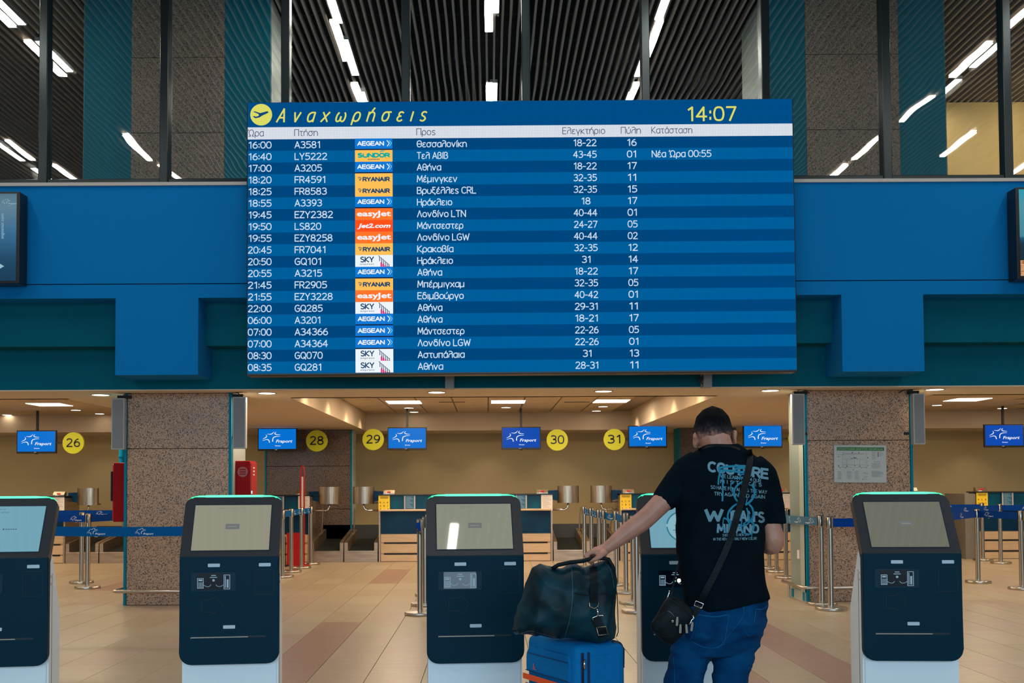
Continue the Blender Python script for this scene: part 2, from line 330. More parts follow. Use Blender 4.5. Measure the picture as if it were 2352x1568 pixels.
# ---- rounded single-stroke letters of the LED board: capital height 1, x-height .7; 'l' straight, 'c' smooth
_o = [(.28, 0), (.08, .08), (0, .35), (.08, .62), (.28, .70), (.48, .62), (.56, .35), (.48, .08), (.28, 0)]
GL = {
 '0': (.62, [('c', [(.31, 0), (.09, .10), (0, .5), (.09, .90), (.31, 1), (.53, .90), (.62, .5), (.53, .10), (.31, 0)])]),
 '1': (.42, [('l', [(.08, .82), (.32, 1), (.32, 0)])]),
 '2': (.62, [('c', [(.03, .80), (.12, .95), (.32, 1), (.52, .93), (.58, .74), (.50, .55), (.25, .28), (.02, 0)]), ('l', [(.02, 0), (.62, 0)])]),
 '3': (.60, [('c', [(.04, .88), (.15, .98), (.32, 1), (.52, .92), (.56, .74), (.48, .58), (.24, .53)]), ('c', [(.24, .53), (.50, .48), (.60, .27), (.50, .07), (.28, 0), (.10, .03), (.0, .13)])]),
 '4': (.64, [('l', [(.46, 0), (.46, 1), (.0, .30), (.64, .30)])]),
 '5': (.60, [('l', [(.56, 1), (.10, 1), (.07, .56)]), ('c', [(.07, .56), (.30, .62), (.52, .53), (.60, .32), (.52, .10), (.28, 0), (.08, .03), (0, .10)])]),
 '6': (.60, [('c', [(.50, .98), (.28, .90), (.08, .65), (.02, .35), (.10, .08), (.31, 0), (.52, .08), (.60, .30), (.52, .52), (.31, .60), (.12, .52), (.03, .36)])]),
 '7': (.60, [('l', [(.02, 1), (.60, 1), (.22, 0)])]),
 '8': (.62, [('c', [(.31, .54), (.10, .63), (.06, .78), (.13, .94), (.31, 1), (.49, .94), (.56, .78), (.52, .63), (.31, .54), (.08, .42), (.01, .25), (.10, .06), (.31, 0), (.52, .06), (.61, .25), (.54, .42), (.31, .54)])]),
 ':': (.12, [('l', [(.06, .10), (.06, .22)]), ('l', [(.06, .58), (.06, .70)])]), '-': (.36, [('l', [(.0, .42), (.36, .42)])]), ' ': (.16, []),
 'A': (.66, [('l', [(0, 0), (.33, 1), (.66, 0)]), ('l', [(.12, .32), (.54, .32)])]),
 'B': (.58, [('l', [(0, 0), (0, 1)]), ('c', [(0, 1), (.34, 1), (.50, .90), (.50, .66), (.34, .55), (0, .54)]), ('c', [(.30, .54), (.52, .46), (.58, .27), (.50, .07), (.32, 0), (0, 0)])]),
 'C': (.62, [('c', [(.60, .85), (.45, .98), (.25, .98), (.06, .82), (0, .5), (.06, .18), (.25, .02), (.45, .02), (.60, .15)])]),
 'E': (.52, [('l', [(.52, 1), (0, 1), (0, 0), (.52, 0)]), ('l', [(0, .52), (.46, .52)])]),
 'F': (.50, [('l', [(.50, 1), (0, 1), (0, 0)]), ('l', [(0, .50), (.44, .50)])]),
 'G': (.64, [('c', [(.60, .87), (.45, .99), (.25, .98), (.06, .82), (0, .5), (.06, .18), (.25, .01), (.45, .01), (.62, .12)]), ('l', [(.62, .12), (.62, .48), (.36, .48)])]),
 'H': (.60, [('l', [(0, 0), (0, 1)]), ('l', [(.6, 0), (.6, 1)]), ('l', [(0, .52), (.6, .52)])]),
 'K': (.58, [('l', [(0, 0), (0, 1)]), ('l', [(.55, 1), (.04, .48), (.58, 0)])]),
 'L': (.50, [('l', [(0, 1), (0, 0), (.50, 0)])]),
 'M': (.74, [('l', [(0, 0), (.06, 1), (.37, .25), (.68, 1), (.74, 0)])]),
 'N': (.62, [('l', [(0, 0), (0, 1), (.62, 0), (.62, 1)])]),
 'Q': (.68, [('c', [(.34, 0), (.09, .12), (0, .5), (.09, .88), (.34, 1), (.59, .88), (.68, .5), (.59, .12), (.34, 0)]), ('l', [(.42, .25), (.70, -.08)])]),
 'R': (.58, [('l', [(0, 0), (0, 1)]), ('c', [(0, 1), (.36, 1), (.54, .88), (.54, .60), (.36, .48), (0, .47)]), ('l', [(.30, .47), (.58, 0)])]),
 'S': (.56, [('c', [(.52, .88), (.38, .99), (.18, .98), (.05, .85), (.06, .66), (.28, .53), (.50, .40), (.55, .20), (.42, .03), (.20, 0), (.0, .12)])]),
 'T': (.58, [('l', [(0, 1), (.58, 1)]), ('l', [(.29, 1), (.29, 0)])]),
 'W': (.90, [('l', [(0, 1), (.22, 0), (.45, .80), (.68, 0), (.90, 1)])]),
 'Y': (.60, [('l', [(0, 1), (.30, .45), (.60, 1)]), ('l', [(.30, .45), (.30, 0)])]),
 'Z': (.58, [('l', [(.02, 1), (.56, 1), (0, 0), (.58, 0)])]),
 'Θ': (.68, [('c', [(.34, 0), (.09, .12), (0, .5), (.09, .88), (.34, 1), (.59, .88), (.68, .5), (.59, .12), (.34, 0)]), ('l', [(.02, .5), (.66, .5)])]),
 'Λ': (.62, [('l', [(0, 0), (.31, 1), (.62, 0)])]), 'Π': (.62, [('l', [(0, 0), (0, 1), (.62, 1), (.62, 0)])]),
 'Ω': (.74, [('l', [(0, 0), (.24, 0), (.24, .10)]), ('c', [(.24, .10), (.08, .30), (.04, .62), (.15, .90), (.37, 1), (.59, .90), (.70, .62), (.66, .30), (.50, .10)]), ('l', [(.50, .10), (.50, 0), (.74, 0)])]),
 'α': (.54, [('c', [(.54, .70), (.25, .70), (.04, .56), (0, .30), (.10, .05), (.28, 0), (.46, .08), (.54, .20)]), ('l', [(.54, .70), (.54, 0)])]),
 'ε': (.46, [('c', [(.44, .60), (.30, .70), (.10, .66), (.05, .52), (.14, .39), (.32, .37)]), ('c', [(.14, .37), (.02, .28), (.02, .10), (.16, 0), (.34, .01), (.46, .10)])]),
 'σ': (.64, [('c', _o), ('l', [(.26, .70), (.66, .70)])]),
 'λ': (.56, [('c', [(.04, .92), (.18, 1), (.40, .96), (.54, .80)]), ('l', [(.54, .80), (.54, 0)]), ('c', [(.54, .62), (.30, .62), (.10, .50), (.03, .30), (.03, .0)])]),
 'ο': (.56, [('c', _o)]), 'ν': (.54, [('l', [(0, .70), (.25, 0), (.52, .70)])]), 'ι': (.12, [('l', [(.06, 0), (.06, .70)])]),
 'κ': (.50, [('l', [(0, 0), (0, .70)]), ('l', [(.46, .70), (.04, .35), (.50, 0)])]),
 'η': (.54, [('l', [(0, 0), (0, .70)]), ('c', [(0, .45), (.10, .64), (.30, .71), (.48, .62), (.54, .42)]), ('l', [(.54, .42), (.54, 0)])]),
 'β': (.54, [('l', [(0, 0), (0, .80)]), ('c', [(0, .80), (.08, .96), (.27, 1), (.44, .92), (.48, .74), (.40, .58), (.20, .54)]), ('c', [(.26, .54), (.48, .46), (.54, .26), (.44, .05), (.26, 0), (0, .0)])]),
 'θ': (.54, [('c', [(.27, 0), (.07, .12), (0, .5), (.07, .88), (.27, 1), (.47, .88), (.54, .5), (.47, .12), (.27, 0)]), ('l', [(.02, .5), (.52, .5)])]),
 'μ': (.58, [('l', [(0, .70), (0, -.22)]), ('c', [(0, .28), (.05, .08), (.22, 0), (.40, .06), (.50, .24)]), ('l', [(.52, .70), (.52, 0)])]),
 'γ': (.54, [('l', [(0, .70), (.27, .02)]), ('l', [(.54, .70), (.27, .02), (.25, -.26)])]),
 'ρ': (.56, [('c', [(0, .32), (.08, .60), (.28, .70), (.48, .62), (.56, .35), (.48, .08), (.28, 0), (.08, .08), (0, .3)]), ('l', [(0, .35), (0, -.26)])]),
 'υ': (.54, [('c', [(0, .70), (0, .25), (.08, .06), (.27, 0), (.46, .06), (.54, .25), (.54, .70)])]),
 'ξ': (.46, [('c', [(.42, 1), (.16, .98), (.06, .84), (.14, .66), (.38, .62)]), ('c', [(.20, .62), (.02, .50), (0, .28), (.14, .10), (.36, .04), (.44, -.06), (.34, -.20)]), ('l', [(.02, 1), (.44, 1)])]),
 'ς': (.46, [('c', [(.44, .62), (.30, .70), (.12, .68), (.03, .55), (.10, .42), (.34, .30), (.44, .16), (.34, .02), (.16, 0), (0, .08)])]),
 'δ': (.56, [('c', _o), ('c', [(.50, .92), (.36, 1), (.16, .98), (.10, .84), (.24, .70), (.46, .58)])]),
 'π': (.58, [('l', [(0, .70), (.58, .70)]), ('l', [(.05, .70), (.05, 0)]), ('l', [(.52, .70), (.52, 0)])]),
 'τ': (.46, [('l', [(0, .70), (.46, .70)]), ('c', [(.22, .70), (.22, .20), (.26, .04), (.42, 0)])]),
 'χ': (.54, [('l', [(0, .70), (.54, 0)]), ('l', [(.54, .70), (0, 0)])]),
 'ω': (.78, [('c', [(.14, .70), (.02, .50), (0, .22), (.08, .03), (.22, 0), (.36, .10), (.39, .40)]), ('c', [(.39, .40), (.42, .10), (.56, 0), (.70, .03), (.78, .22), (.76, .50), (.64, .70)])]),
}
_nine = [(c, [(.62 - x, 1 - y) for x, y in p]) for c, p in GL['6'][1]]; GL['9'] = (.60, _nine)
for g, l_ in (('ά', 'α'), ('έ', 'ε'), ('ή', 'η'), ('ί', 'ι'), ('ύ', 'υ'), ('ό', 'ο')):
    w_, s_ = GL[l_]; GL[g] = (w_, s_ + [('l', [(w_ / 2 - .03, .80), (w_ / 2 + .10, 1.02)])])
w_, s_ = GL['Ω']; GL['Ώ'] = (w_ + .14, [('l', [(-.0, .84), (.10, 1.04)])] + [(c, [(x + .14, y) for x, y in p]) for c, p in s_])
for lat, gk in (('A', 'Α'), ('B', 'Β'), ('E', 'Ε'), ('H', 'Η'), ('K', 'Κ'), ('M', 'Μ'), ('N', 'Ν'), ('T', 'Τ')): GL[gk] = GL[lat]
GL.update({'O': GL['0'], 'I': (.12, [('l', [(.06, 0), (.06, 1)])]), "'": (.10, [('l', [(.05, .75), (.05, 1)])]),
 'U': (.60, [('c', [(0, 1), (0, .35), (.08, .08), (.30, 0), (.52, .08), (.60, .35), (.60, 1)])]), 'V': (.62, [('l', [(0, 1), (.31, 0), (.62, 1)])]),
 'D': (.62, [('l', [(0, 0), (0, 1)]), ('c', [(0, 1), (.30, 1), (.52, .86), (.62, .5), (.52, .14), (.30, 0), (0, 0)])]),
 'P': (.56, [('l', [(0, 0), (0, 1)]), ('c', [(0, 1), (.36, 1), (.54, .88), (.54, .58), (.36, .46), (0, .45)])]),
 'J': (.44, [('c', [(.42, 1), (.42, .3), (.36, .06), (.18, 0), (0, .08)])])})
def led(bm, s, x0, x1, zb, cap, y=0, wt=.135, shear=0.0, gap=.17, mi=0, fn=None):
    """board lettering fitted between x0 and x1, baseline zb, capital height cap"""
    adv = [GL[c][0] for c in s]; tot = sum(adv) + gap * (len(s) - 1); k_ = (x1 - x0) / (tot + wt); u = wt / 2
    for c, a in zip(s, adv):
        for kd, pts in GL[c][1]:
            P = [((x0 + (u + px) * k_ + pz * cap * shear), zb + pz * (cap - wt * cap * .6) + wt * cap * .3) for px, pz in pts]; w2 = wt * (k_ * .5 + cap * .5)
            if kd == 'c': stroke(bm, P, w2, y, mi, fn, 3)
            else:
                for p, q in zip(P, P[1:]):
                    p_, q_ = Vector(p), Vector(q); d = (q_ - p_).normalized() * w2 * .35; stroke(bm, [tuple(p_ - d), tuple(q_ + d)], w2, y, mi, fn)
        u += a + gap
# ============================================================ STRUCTURE
YB, YT1, YT2, YG = 10.40, 10.69, 10.94, 10.56     # blue wall face, upper / lower turquoise recess, glazing
ZS, ZDB, ZDT, ZR, ZC = 4.515, 2.516, 3.326, 2.416, 2.765
HC = 7.12                                            # slatted ceiling
# ---- floor: every tile near the camera is a part, the rest one mesh
floor = struct('floor', bx(-13, 13, -8, 21.5, -.15, -.006), mat('grey_grout', (.20, .16, .12, 1), .9))
def tilemat(name, c):
    c2 = tuple(x * .86 for x in c[:3]) + (1,)
    m = noisy(name, c, c2, (.5, 5, 1), 2.6, .30, 0, 0, (.3, .7), 4, 'Object')
    r = tex(m, 'NOISE', (2, 7, 1), 5, 4); rr = N(m, 'ShaderNodeMapRange'); rr.inputs['To Min'].default_value = .22; rr.inputs['To Max'].default_value = .42
    L(m, r.outputs['Fac'], rr.inputs['Value']); L(m, rr.outputs[0], bsdf(m).inputs['Roughness']); return m
TM = [tilemat('beige_tile', (.43, .345, .235, 1)), tilemat('sand_tile', (.41, .325, .215, 1)), tilemat('light_tile', (.45, .37, .26, 1)), tilemat('rose_beige_tile', (.43, .32, .235, 1)), tilemat('pink_tile', (.35, .215, .160, 1))]
TW, TL = .395, .767
X0, Y0 = -1.26, 6.83
tme = []
for m in TM:
    b = box(nb(), .0022, TW - .0022, .0006, TL - .0006, -.012, 0, bev=.0008); me = bpy.data.meshes.new('floor_tile'); b.to_mesh(me); b.free(); me.materials.append(m); tme.append(me)
def tcol(i, j):
    rnd = random.Random(i * 131 + j * 17)
    if (i == -1 and (j <= 3 or 9 <= j <= 11)) or (i == 9 and j <= 5) or (i == 7 and j <= 0) or (i in (-9, -10) and 8 <= j <= 9): return 4
    if i in (0, 1) and j < 3: return 3
    if i == 7 and j < 3 or i == -3 and j < 5: return rnd.choice((3, 0))
    return rnd.choice((0, 0, 1, 1, 2, 3))
cells = []
for j in range(-4, 19):
    for i in range(-31, 32):
        x = X0 + i * TW; y = Y0 + j * TL
        if y + TL > 20.8: continue
        vis = y + TL > 6.6 and abs(x + TW / 2 + .0) < (1230 / F) * (y + TL) + .1 and y + TL > 6.83
        cells.append((0 if vis else 1, j, i, x, y))
cells.sort(key=lambda c: (c[0], c[1], abs(c[2])))
rest = nb()
for n_, (v, j, i, x, y) in enumerate(cells):
    c = tcol(i, j)
    if n_ < 300 and v == 0:
        o = bpy.data.objects.new('floor_tile', tme[c]); COL.objects.link(o); o.parent = floor; o.location = (x, y, 0)
    else: box(rest, x + .0022, x + TW - .0022, y + .0006, y + TL - .0006, -.012, 0, mi=c)
obj('far_tiles', rest, TM, floor, kind='stuff')
# ---- blue wall with its two drops
def X(px, py, Y): return at(px, py, Y).x
w_ = struct('wall_blue')
seam = 3.474
obj('upper_panel', bx(-13, 13, YB, YB + .5, seam + .006, ZS), M['blue'], w_)
obj('lower_band', bx(-13, 13, YB, YB + .5, ZDT, seam - .004), M['blue'], w_)
for a, b in ((265, 455), (1934, 2122)):
    obj('drop_panel', bx(X(a, 770, YB), X(b, 770, YB), YB, YT2 + .08, ZDB, ZDT), M['blue'], w_)
obj('sill', bx(-13, 13, YB - .02, YG - .06, ZS, ZS + .035), M['sill'], w_)
w2 = struct('wall_turquoise')
obj('upper_face', bx(-13, 13, YT1, YT2 + .2, 2.86, ZDT), M['teal'], w2)
obj('lower_face', bx(-13, 13, YT2, YT2 + .2, ZR, 2.86), M['teal'], w2)
struct('wall_behind_camera', bx(-13, 13, -8.2, -8, 0, HC), M['greyside'])
struct('wall_left', bx(-13.2, -13, -8, 21.5, 0, HC), M['greyside'])
struct('wall_right', bx(13, 13.2, -8, 21.5, 0, HC), M['greyside'])
# ---- check-in ceiling
c_ = struct('ceiling_checkin')
B1, B2, B3, B4 = -5.1, -2.40, 2.78, 5.4
YE, YF = 12.13, 19.5
obj('front_soffit', bx(-13, 13, YT2 + .2, YE, ZR, ZR + .1), M['soffit'], c_)
obj('front_soffit_lip', bx(-13, 13, YT2 + .0, YT2 + .2, ZR - .012, ZR), M['soffit'], c_)
obj('low_soffit', bx(B1, B2, YE, 20.8, ZR, ZR + .55), M['soffit'], c_)
obj('low_soffit', bx(B3, B4, YE, 20.8, ZR, ZR + .55), M['soffit'], c_)
for a, b in ((-13, B1), (B2, B3), (B4, 13)):
    obj('bulkhead', bx(a, b, YF, 20.8, ZR, ZC + .3), M['soffit'], c_)
    obj('bay_front', bx(a, b, YE - .1, YE, ZR, ZC + .3), M['soffit'], c_)
    obj('tile_grid', bx(a, b, YE, YF, ZC + .02, ZC + .04), mat('ceiling_grid', (.30, .22, .14, 1), .8), c_)
ctm = bpy.data.meshes.new('ceiling_tile'); b = box(nb(), .012, .588, .012, .588, 0, .022, bev=.004); b.to_mesh(ctm); b.free(); ctm.materials.append(M['ctile'])
ct = []
for a, b in ((B2, B3), (-13, B1), (B4, 13)):
    nx = int((b - a) / .6); off = a if a == B2 else (b - nx * .6 if b == B1 else a)
    for j in range(7):
        for i in range(nx):
            x = off + i * .6; y = YF - (j + 1) * .6
            if abs(x + .3) < .53 * (y + .6): ct.append((j, x, y))
for j, x, y in ct[:300]:
    o = bpy.data.objects.new('ceiling_tile', ctm); COL.objects.link(o); o.parent = c_; o.location = (x, y, ZC)
struct('wall_checkin_back', bx(-13, 13, 20.8, 21, 0, ZR), M['cream'])
struct('wall_light_block_between_floors', bx(-13, 13, YT2 + .2, 21.5, ZC + .32, 4.36), mat('slab_bounce_brown', (.22, .20, .18, 1), .7))  # unseen slab added against light leaks, toned to bounce light onto the slats
# ---- upper storey
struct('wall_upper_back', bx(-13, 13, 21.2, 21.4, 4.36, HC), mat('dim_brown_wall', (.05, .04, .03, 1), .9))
struct('wall_upper_right', bx(X(2175, 300, 14.95), 13, 14.95, 15.1, 4.36, HC), M['tanwall'])
struct('ceiling_plenum', bx(-13, 13, -8, 21.5, 7.75, 7.8), M['dark'])
cs = struct('ceiling_slatted')
sm = bpy.data.meshes.new('slat'); b = box(nb(), -.014, .014, 0, 10.4, 0, .07); b.to_mesh(sm); b.free(); sm.materials.append(M['slat'])
k = 0
for i in range(-104, 110):
    o = bpy.data.objects.new('slat', sm); COL.objects.link(o); o.parent = cs; o.location = (i * .1, YG + .12, HC)
b = nb()
for i in range(-120, 121): box(b, i * .1 - .014, i * .1 + .014, -6, YG - .12, HC, HC + .07)
obj('hall_slats', b, M['slat'], cs, kind='stuff')
b = nb()
for j in range(14): box(b, -10.6, 11, YG + .9 + j * .72, YG + .93 + j * .72, HC + .07, HC + .11)
obj('slat_carriers', b, M['blackm'], cs, kind='stuff')
# ---- glazing
mx = [-170, 106, 382, 658, 933, 1208, 1481, 1755, 2030, 2306, 2582]
mX = [X(p, 200, YG) for p in mx]
for i in range(10):
    wn = struct('window_%d' % (i + 1))
    a, b_ = mX[i], mX[i + 1]
    obj('pane', bx(a + .045, b_ - .045, YG - .004, YG + .004, ZS + .11, HC + .3), M['glass'], wn)
    obj('mullion', bx(a - .045, a + .045, YG - .08, YG + .05, ZS + .02, HC + .3, bev=.008), M['alu'], wn)
    obj('bottom_rail', bx(a + .045, b_ - .045, YG - .06, YG + .05, ZS + .035, ZS + .11, bev=.006), M['alu'], wn)
# ---- granite columns
def column(name, label, xa, xb, Yf, D, z0, z1, seams, gm, flank=None, group=None, mid=None, side=None, edge=.03, vs=None):
    t = thing(name, label, 'column', ((xa + xb) / 2, Yf, z0), group=group)
    cx = t.location.x; h = z1 - z0
    zz = [0] + [s - z0 for s in seams] + [h]
    for a, b in zip(zz, zz[1:]):
        obj('granite_slab', bx(xa - cx, xb - cx, 0, .03, a + .003, b - .003, bev=.003), gm, t)
    fa, fb = flank or (edge, edge)
    fm = M['tealcol'] if flank else M['tealedge']
    obj('edge_strip', bx(xa - cx - fa, xa - cx - .002, .012 if flank else -.012, D, 0, h), fm, t)
    obj('edge_strip', bx(xb - cx + .002, xb - cx + fb, .012 if flank else -.012, D, 0, h), fm, t)
    obj('core', bx(xa - cx + .003, xb - cx - .003, .034, D - .02, 0, h), M['blackm'], t)
    sd = side if side is not None else 0
    if sd <= 0: obj('side_cladding', bx(xb - cx + fb, xb - cx + fb + .012, .03, D, 0, h), M['greyside'], t)
    if sd >= 0: obj('side_cladding', bx(xa - cx - fa - .012, xa - cx - fa, .03, D, 0, h), M['greyside'], t)
    return t
PL = column('granite_pillar', 'pink granite pillar with turquoise edges between the two leftmost kiosks', X(291, 1200, 11.37), X(525, 1200, 11.37), 11.37, .6, 0, ZR, [1.78], M['granite'], side=-1)
PR = column('granite_pillar', 'pink granite pillar carrying the framed escape plan', X(1857, 1200, 11.42), X(2093, 1200, 11.42), 11.42, .55, 0, ZR, [1.84], M['granite'], side=0)
z132, z305 = at(400, 132, 11.55).z, at(400, 305, 11.55).z
def flk(a, b, c, d): return (X(b, 200, 11.55) - X(a, 200, 11.55), X(d, 200, 11.55) - X(c, 200, 11.55))
column('upper_granite_column', 'granite column with turquoise flanks behind the glazing, left of the departures board', X(302, 200, 11.55), X(515, 200, 11.55), 11.55, 1.0, 4.36, HC, [z305, z132], M['granite_up'], flank=flk(192, 302, 515, 620))
column('upper_granite_column', 'granite column with turquoise flanks behind the glazing, right of the departures board', X(1852, 200, 11.55), X(2065, 200, 11.55), 11.55, 1.0, 4.36, HC, [z305, z132], M['granite_up'], flank=flk(1758, 1852, 2065, 2172))
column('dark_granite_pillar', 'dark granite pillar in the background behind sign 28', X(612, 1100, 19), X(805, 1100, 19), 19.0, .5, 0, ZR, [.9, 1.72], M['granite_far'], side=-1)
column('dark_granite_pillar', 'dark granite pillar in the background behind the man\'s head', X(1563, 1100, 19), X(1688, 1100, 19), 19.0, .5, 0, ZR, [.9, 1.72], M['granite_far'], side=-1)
# ---- bumper rails round the two near pillars
def rail(label, xa, xb, Yf, px):
    t = thing('bumper_rail', label, 'rail', ((xa + xb) / 2, Yf - .14, .17)); c = (xb - xa) / 2 + .10
    obj('pipe', tube(nb(), [(-c, .8, 0), (-c, .05, 0), (-c + .015, .015, 0), (-c + .05, 0, 0), (c - .05, 0, 0), (c - .015, .015, 0), (c, .05, 0), (c, .8, 0)], .019, 12), M['steel'], t, smooth=True)
    for s in (-1, 1):
        obj('bracket', tube(nb(), [(s * (c - .2), 0, 0), (s * (c - .2), .13, 0)], .010, 8), M['steel'], t, smooth=60)
        obj('foot', tube(nb(), [(s * c, .55, .02), (s * c, .55, -.17)], .016, 8), M['steel'], t, smooth=60)
rail('steel bumper rail round the foot of the left granite pillar', PL.location.x - .58, PL.location.x + .58, 11.37, 0)
rail('steel bumper rail round the foot of the right granite pillar', PR.location.x - .60, PR.location.x + .58, 11.42, 0)
# ============================================================ LAMPS
def striplamp(x, y0, L_, label, n_):
    t = thing('strip_lamp', label, 'lamp', (x, y0 + L_ / 2, HC + .0), group='strip lamps in the slatted ceiling')
    obj('housing', bx(-.055, .055, -L_ / 2, L_ / 2, -.05, -.001), M['sill'], t)
    obj('diffuser', bx(-.047, .047, -L_ / 2 + .01, L_ / 2 - .01, -.058, -.05), M['strip'], t)
    area('strip_light', (x, y0 + L_ / 2, HC - .07), (0, 0, 0), .1, L_, 11, (1, .86, .68))
def zt(py): return (HC - 1.35) * F / (1113 - py)
cols = [(-1.83, [(10.9, 1.25), (12.6, 1.12), (14.3, .9)], 'left of centre'), (0.10, [(11.0, .9), (14.0, .85)], 'central'), (2.12, [(10.9, 1.2), (12.65, 1.15), (14.35, .8)], 'right of centre'),
        (-5.75, [(11.0, 1.15), (12.6, .95)], 'far left'), (6.7, [(12.75, .8), (13.95, .75)], 'far right'), (-8.15, [(16.3, 1.0), (17.7, .8)], 'leftmost')]
place = ['nearest', 'second', 'third', 'fourth']
for x, ls, nm in cols:
    for i, (y, l_) in enumerate(ls): striplamp(x, y, l_, '%s strip lamp of the %s row in the slatted ceiling behind the glass' % (place[i], nm), 0)
HS = [(-5.93, 9.4), (-5.93, 7.9), (-5.93, 4.4), (-5.85, 2.9), (-1.9, 8.4), (-1.9, 6.4), (.03, 9.2), (.03, 6.5), (2.15, 8.4), (2.15, 6.5), (6.6, 9.2), (6.6, 7.7), (6.6, 6.0), (6.55, 4.15), (6.5, 2.8), (-8.0, 4.2), (-7.8, 2.9), (8.05, 4.3), (-9.8, 8), (9.8, 8), (-9.8, 3), (9.8, 3), K3REF]
for x, y in HS:
    t = thing('strip_lamp', 'strip lamp above the hall, seen only as a reflection in the glazing', 'lamp', (x, y, HC), group='strip lamps above the hall')
    obj('diffuser', bx(-.047, .047, -.55, .55, -.012, -.002), M['strip'], t)
    area('hall_strip_light', (x, y, HC - .03), (0, 0, 0), .1, 1.1, HALLW, (1, .90, .78))
names = ['above the left edge of the photo', 'left of the left granite pillar', 'nearest the monitor beside sign 28', 'under the left part of the departures board', 'under the right part of the departures board', 'above the head of the man', 'right of the right granite pillar']
def disclamp(px, py, z, r, label, group):
    p = fl(px, py, z)
    t = thing('downlight', label, 'lamp', (p.x, p.y, z), group=group)
    obj('trim_ring', lathe(nb(), [(r + .018, .0), (r + .018, -.006), (r, -.008), (r, 0)], 28), M['sill'], t)
    obj('diffuser', lathe(nb(), [(r, -.003), (r, -.005)], 28), M['lamp'], t)
for (px, py), nm in zip(((231, 906), (613, 902), (1003, 900), (1386, 897.5), (1769, 896), (2147, 893.5)), names[1:]):
    disclamp(px, py, ZR, .095, 'large round downlight in the cream soffit, ' + nm, 'round downlights in the soffit')
small = [(939, 936), (951, 945.5), (1162, 935), (1385, 933), (1370, 943), (174, 941), (229, 949.5), (16, 952), (2152, 930), (2302, 937)]
for i, (px, py) in enumerate(small):
    disclamp(px, py, ZC - .002, .085, 'small round ceiling downlight, %s' % ['left of the pole nearest the middle left monitor', 'right behind the pole of the middle left monitor', 'left of the pole of the darker monitor', 'nearer one under the third rectangular panel', 'farther one under the third rectangular panel', 'beyond the left rectangular panel', 'beside the left loudspeaker', 'at the left edge of the photo', 'beside the right loudspeaker', 'behind the far right monitor pole'][i], 'small downlights in the check-in ceiling')
for i, (px, py) in enumerate(((928, 923.5), (1167, 922.5), (1404, 921), (114, 929), (2222, 917.5))):
    p = fl(px, py, ZC - .004)
    t = thing('panel_lamp', 'glowing rectangular ceiling lamp %s' % ['left of centre', 'in the middle of the photo', 'right of centre', 'at the far left', 'at the far right'][i], 'lamp', (p.x, p.y, ZC - .004), group='rectangular lamps in the check-in ceiling')
    obj('frame', bx(-.295, .295, -.295, .295, 0, .008), M['sill'], t); obj('diffuser', bx(-.285, .285, -.285, .285, -.004, 0), M['lamp'], t)
    
for x in (-10.5, -8.4, -6.3, -1.5, .2, 1.9, 6.4, 8.5, 10.6):
    for y in (13.4, 15.3, 17.1): area('ceiling_panel_light', (x, y, ZC - .02), (0, 0, 0), .55, .55, PANW, (1.0, .76, .49))
for x in (-8.4, -6.5, -4.54, -2.6, -.6, 1.35, 3.3, 5.2, 7.15, 9.1): area('downlight_light', (x, 11.65, ZR - .02), (0, 0, 0), .18, .18, 15, (1.0, .80, .56))
def spot(x, y, z, e, ang_=70, col=(1, .78, .5)):
    l = bpy.data.lights.new('scallop_light', 'SPOT'); l.energy = e; l.spot_size = R(ang_); l.spot_blend = .6; l.color = col; l.shadow_soft_size = .05
    o = bpy.data.objects.new('scallop_light', l); o.location = (x, y, z); COL.objects.link(o)
for x in (B2 + .25, B3 - .25):
    for y in (13.0, 14.9, 16.8, 18.6): spot(x, y, ZC - .02, 16, 120)
for x in (-8, -6.5, -1.4, 0, 1.4, 6.5, 8.2, 10): spot(x, 20.2, ZR - .02, 8, 110)
for i, px in enumerate((1038, 1325)):
    p = fl(px, 923, ZC - .003); t = thing('ceiling_vent', ['slotted air vent in the ceiling left of centre', 'slotted air vent in the ceiling right of centre'][i], 'vent', (p.x, p.y, ZC - .003))
    obj('plate', bx(-.24, .24, -.06, .06, 0, .003), M['ctile'], t)
    for q in range(3): obj('slot', bx(-.22, .22, -.045 + q * .035, -.028 + q * .035, -.003, 0), M['blackm'], t)
# ============================================================ DEPARTURES BOARD
YBD = 10.10
TLc, TRc, BLc = at(569, 236, YBD), at(1819, 227, YBD), at(568, 858, YBD)
KX = (TRc - TLc).length / 1250; KZ = (BLc - TLc).length / 622
ang = math.atan2(TRc.z - TLc.z, TRc.x - TLc.x)
board = thing('departures_board', 'large blue LED departures board with white Greek flight rows and a yellow clock', 'display board', tuple(TLc))
board.rotation_euler = (0, -ang, 0)
def BX(u): return u * KX
def BZ(v): return -v * KZ
obj('casing', bx(BX(0) - .012, BX(1250) + .012, .006, .20, BZ(622) - .02, BZ(0) + .006, bev=.006), M['black'], board)
ti = obj('title_panel', bx(BX(0), BX(1250), 0, .005, BZ(57), BZ(0)), M['b_title'], board)
b = nb(); disc(b, (BX(31), BZ(28), -.003), 25 * KX, 'y', .002, 40); obj('departure_disc', b, M['b_yel'], ti)
pl = [(-19, -7), (-14, -7.5), (-2, -3.5), (13, -7.5), (17, -6.5), (16, -4), (3, 2), (-4, 6.5), (-13, 8.5), (-19, 4.5), (-16, 3.0), (-12, 5), (-6, 3), (-4.5, 1), (-7, -2)]
b = nb(); poly(b, [(BX(31 + x), BZ(28 + z)) for x, z in pl], 'y', -.006, -.004); obj('aeroplane_symbol', b, M['b_navy'], ti)
b = nb(); led(b, 'Αναχωρήσεις', BX(65), BX(408), BZ(46), 32 * KZ, -.003, .13, .28, .75); obj('title_lettering', b, M['b_yel'], ti)
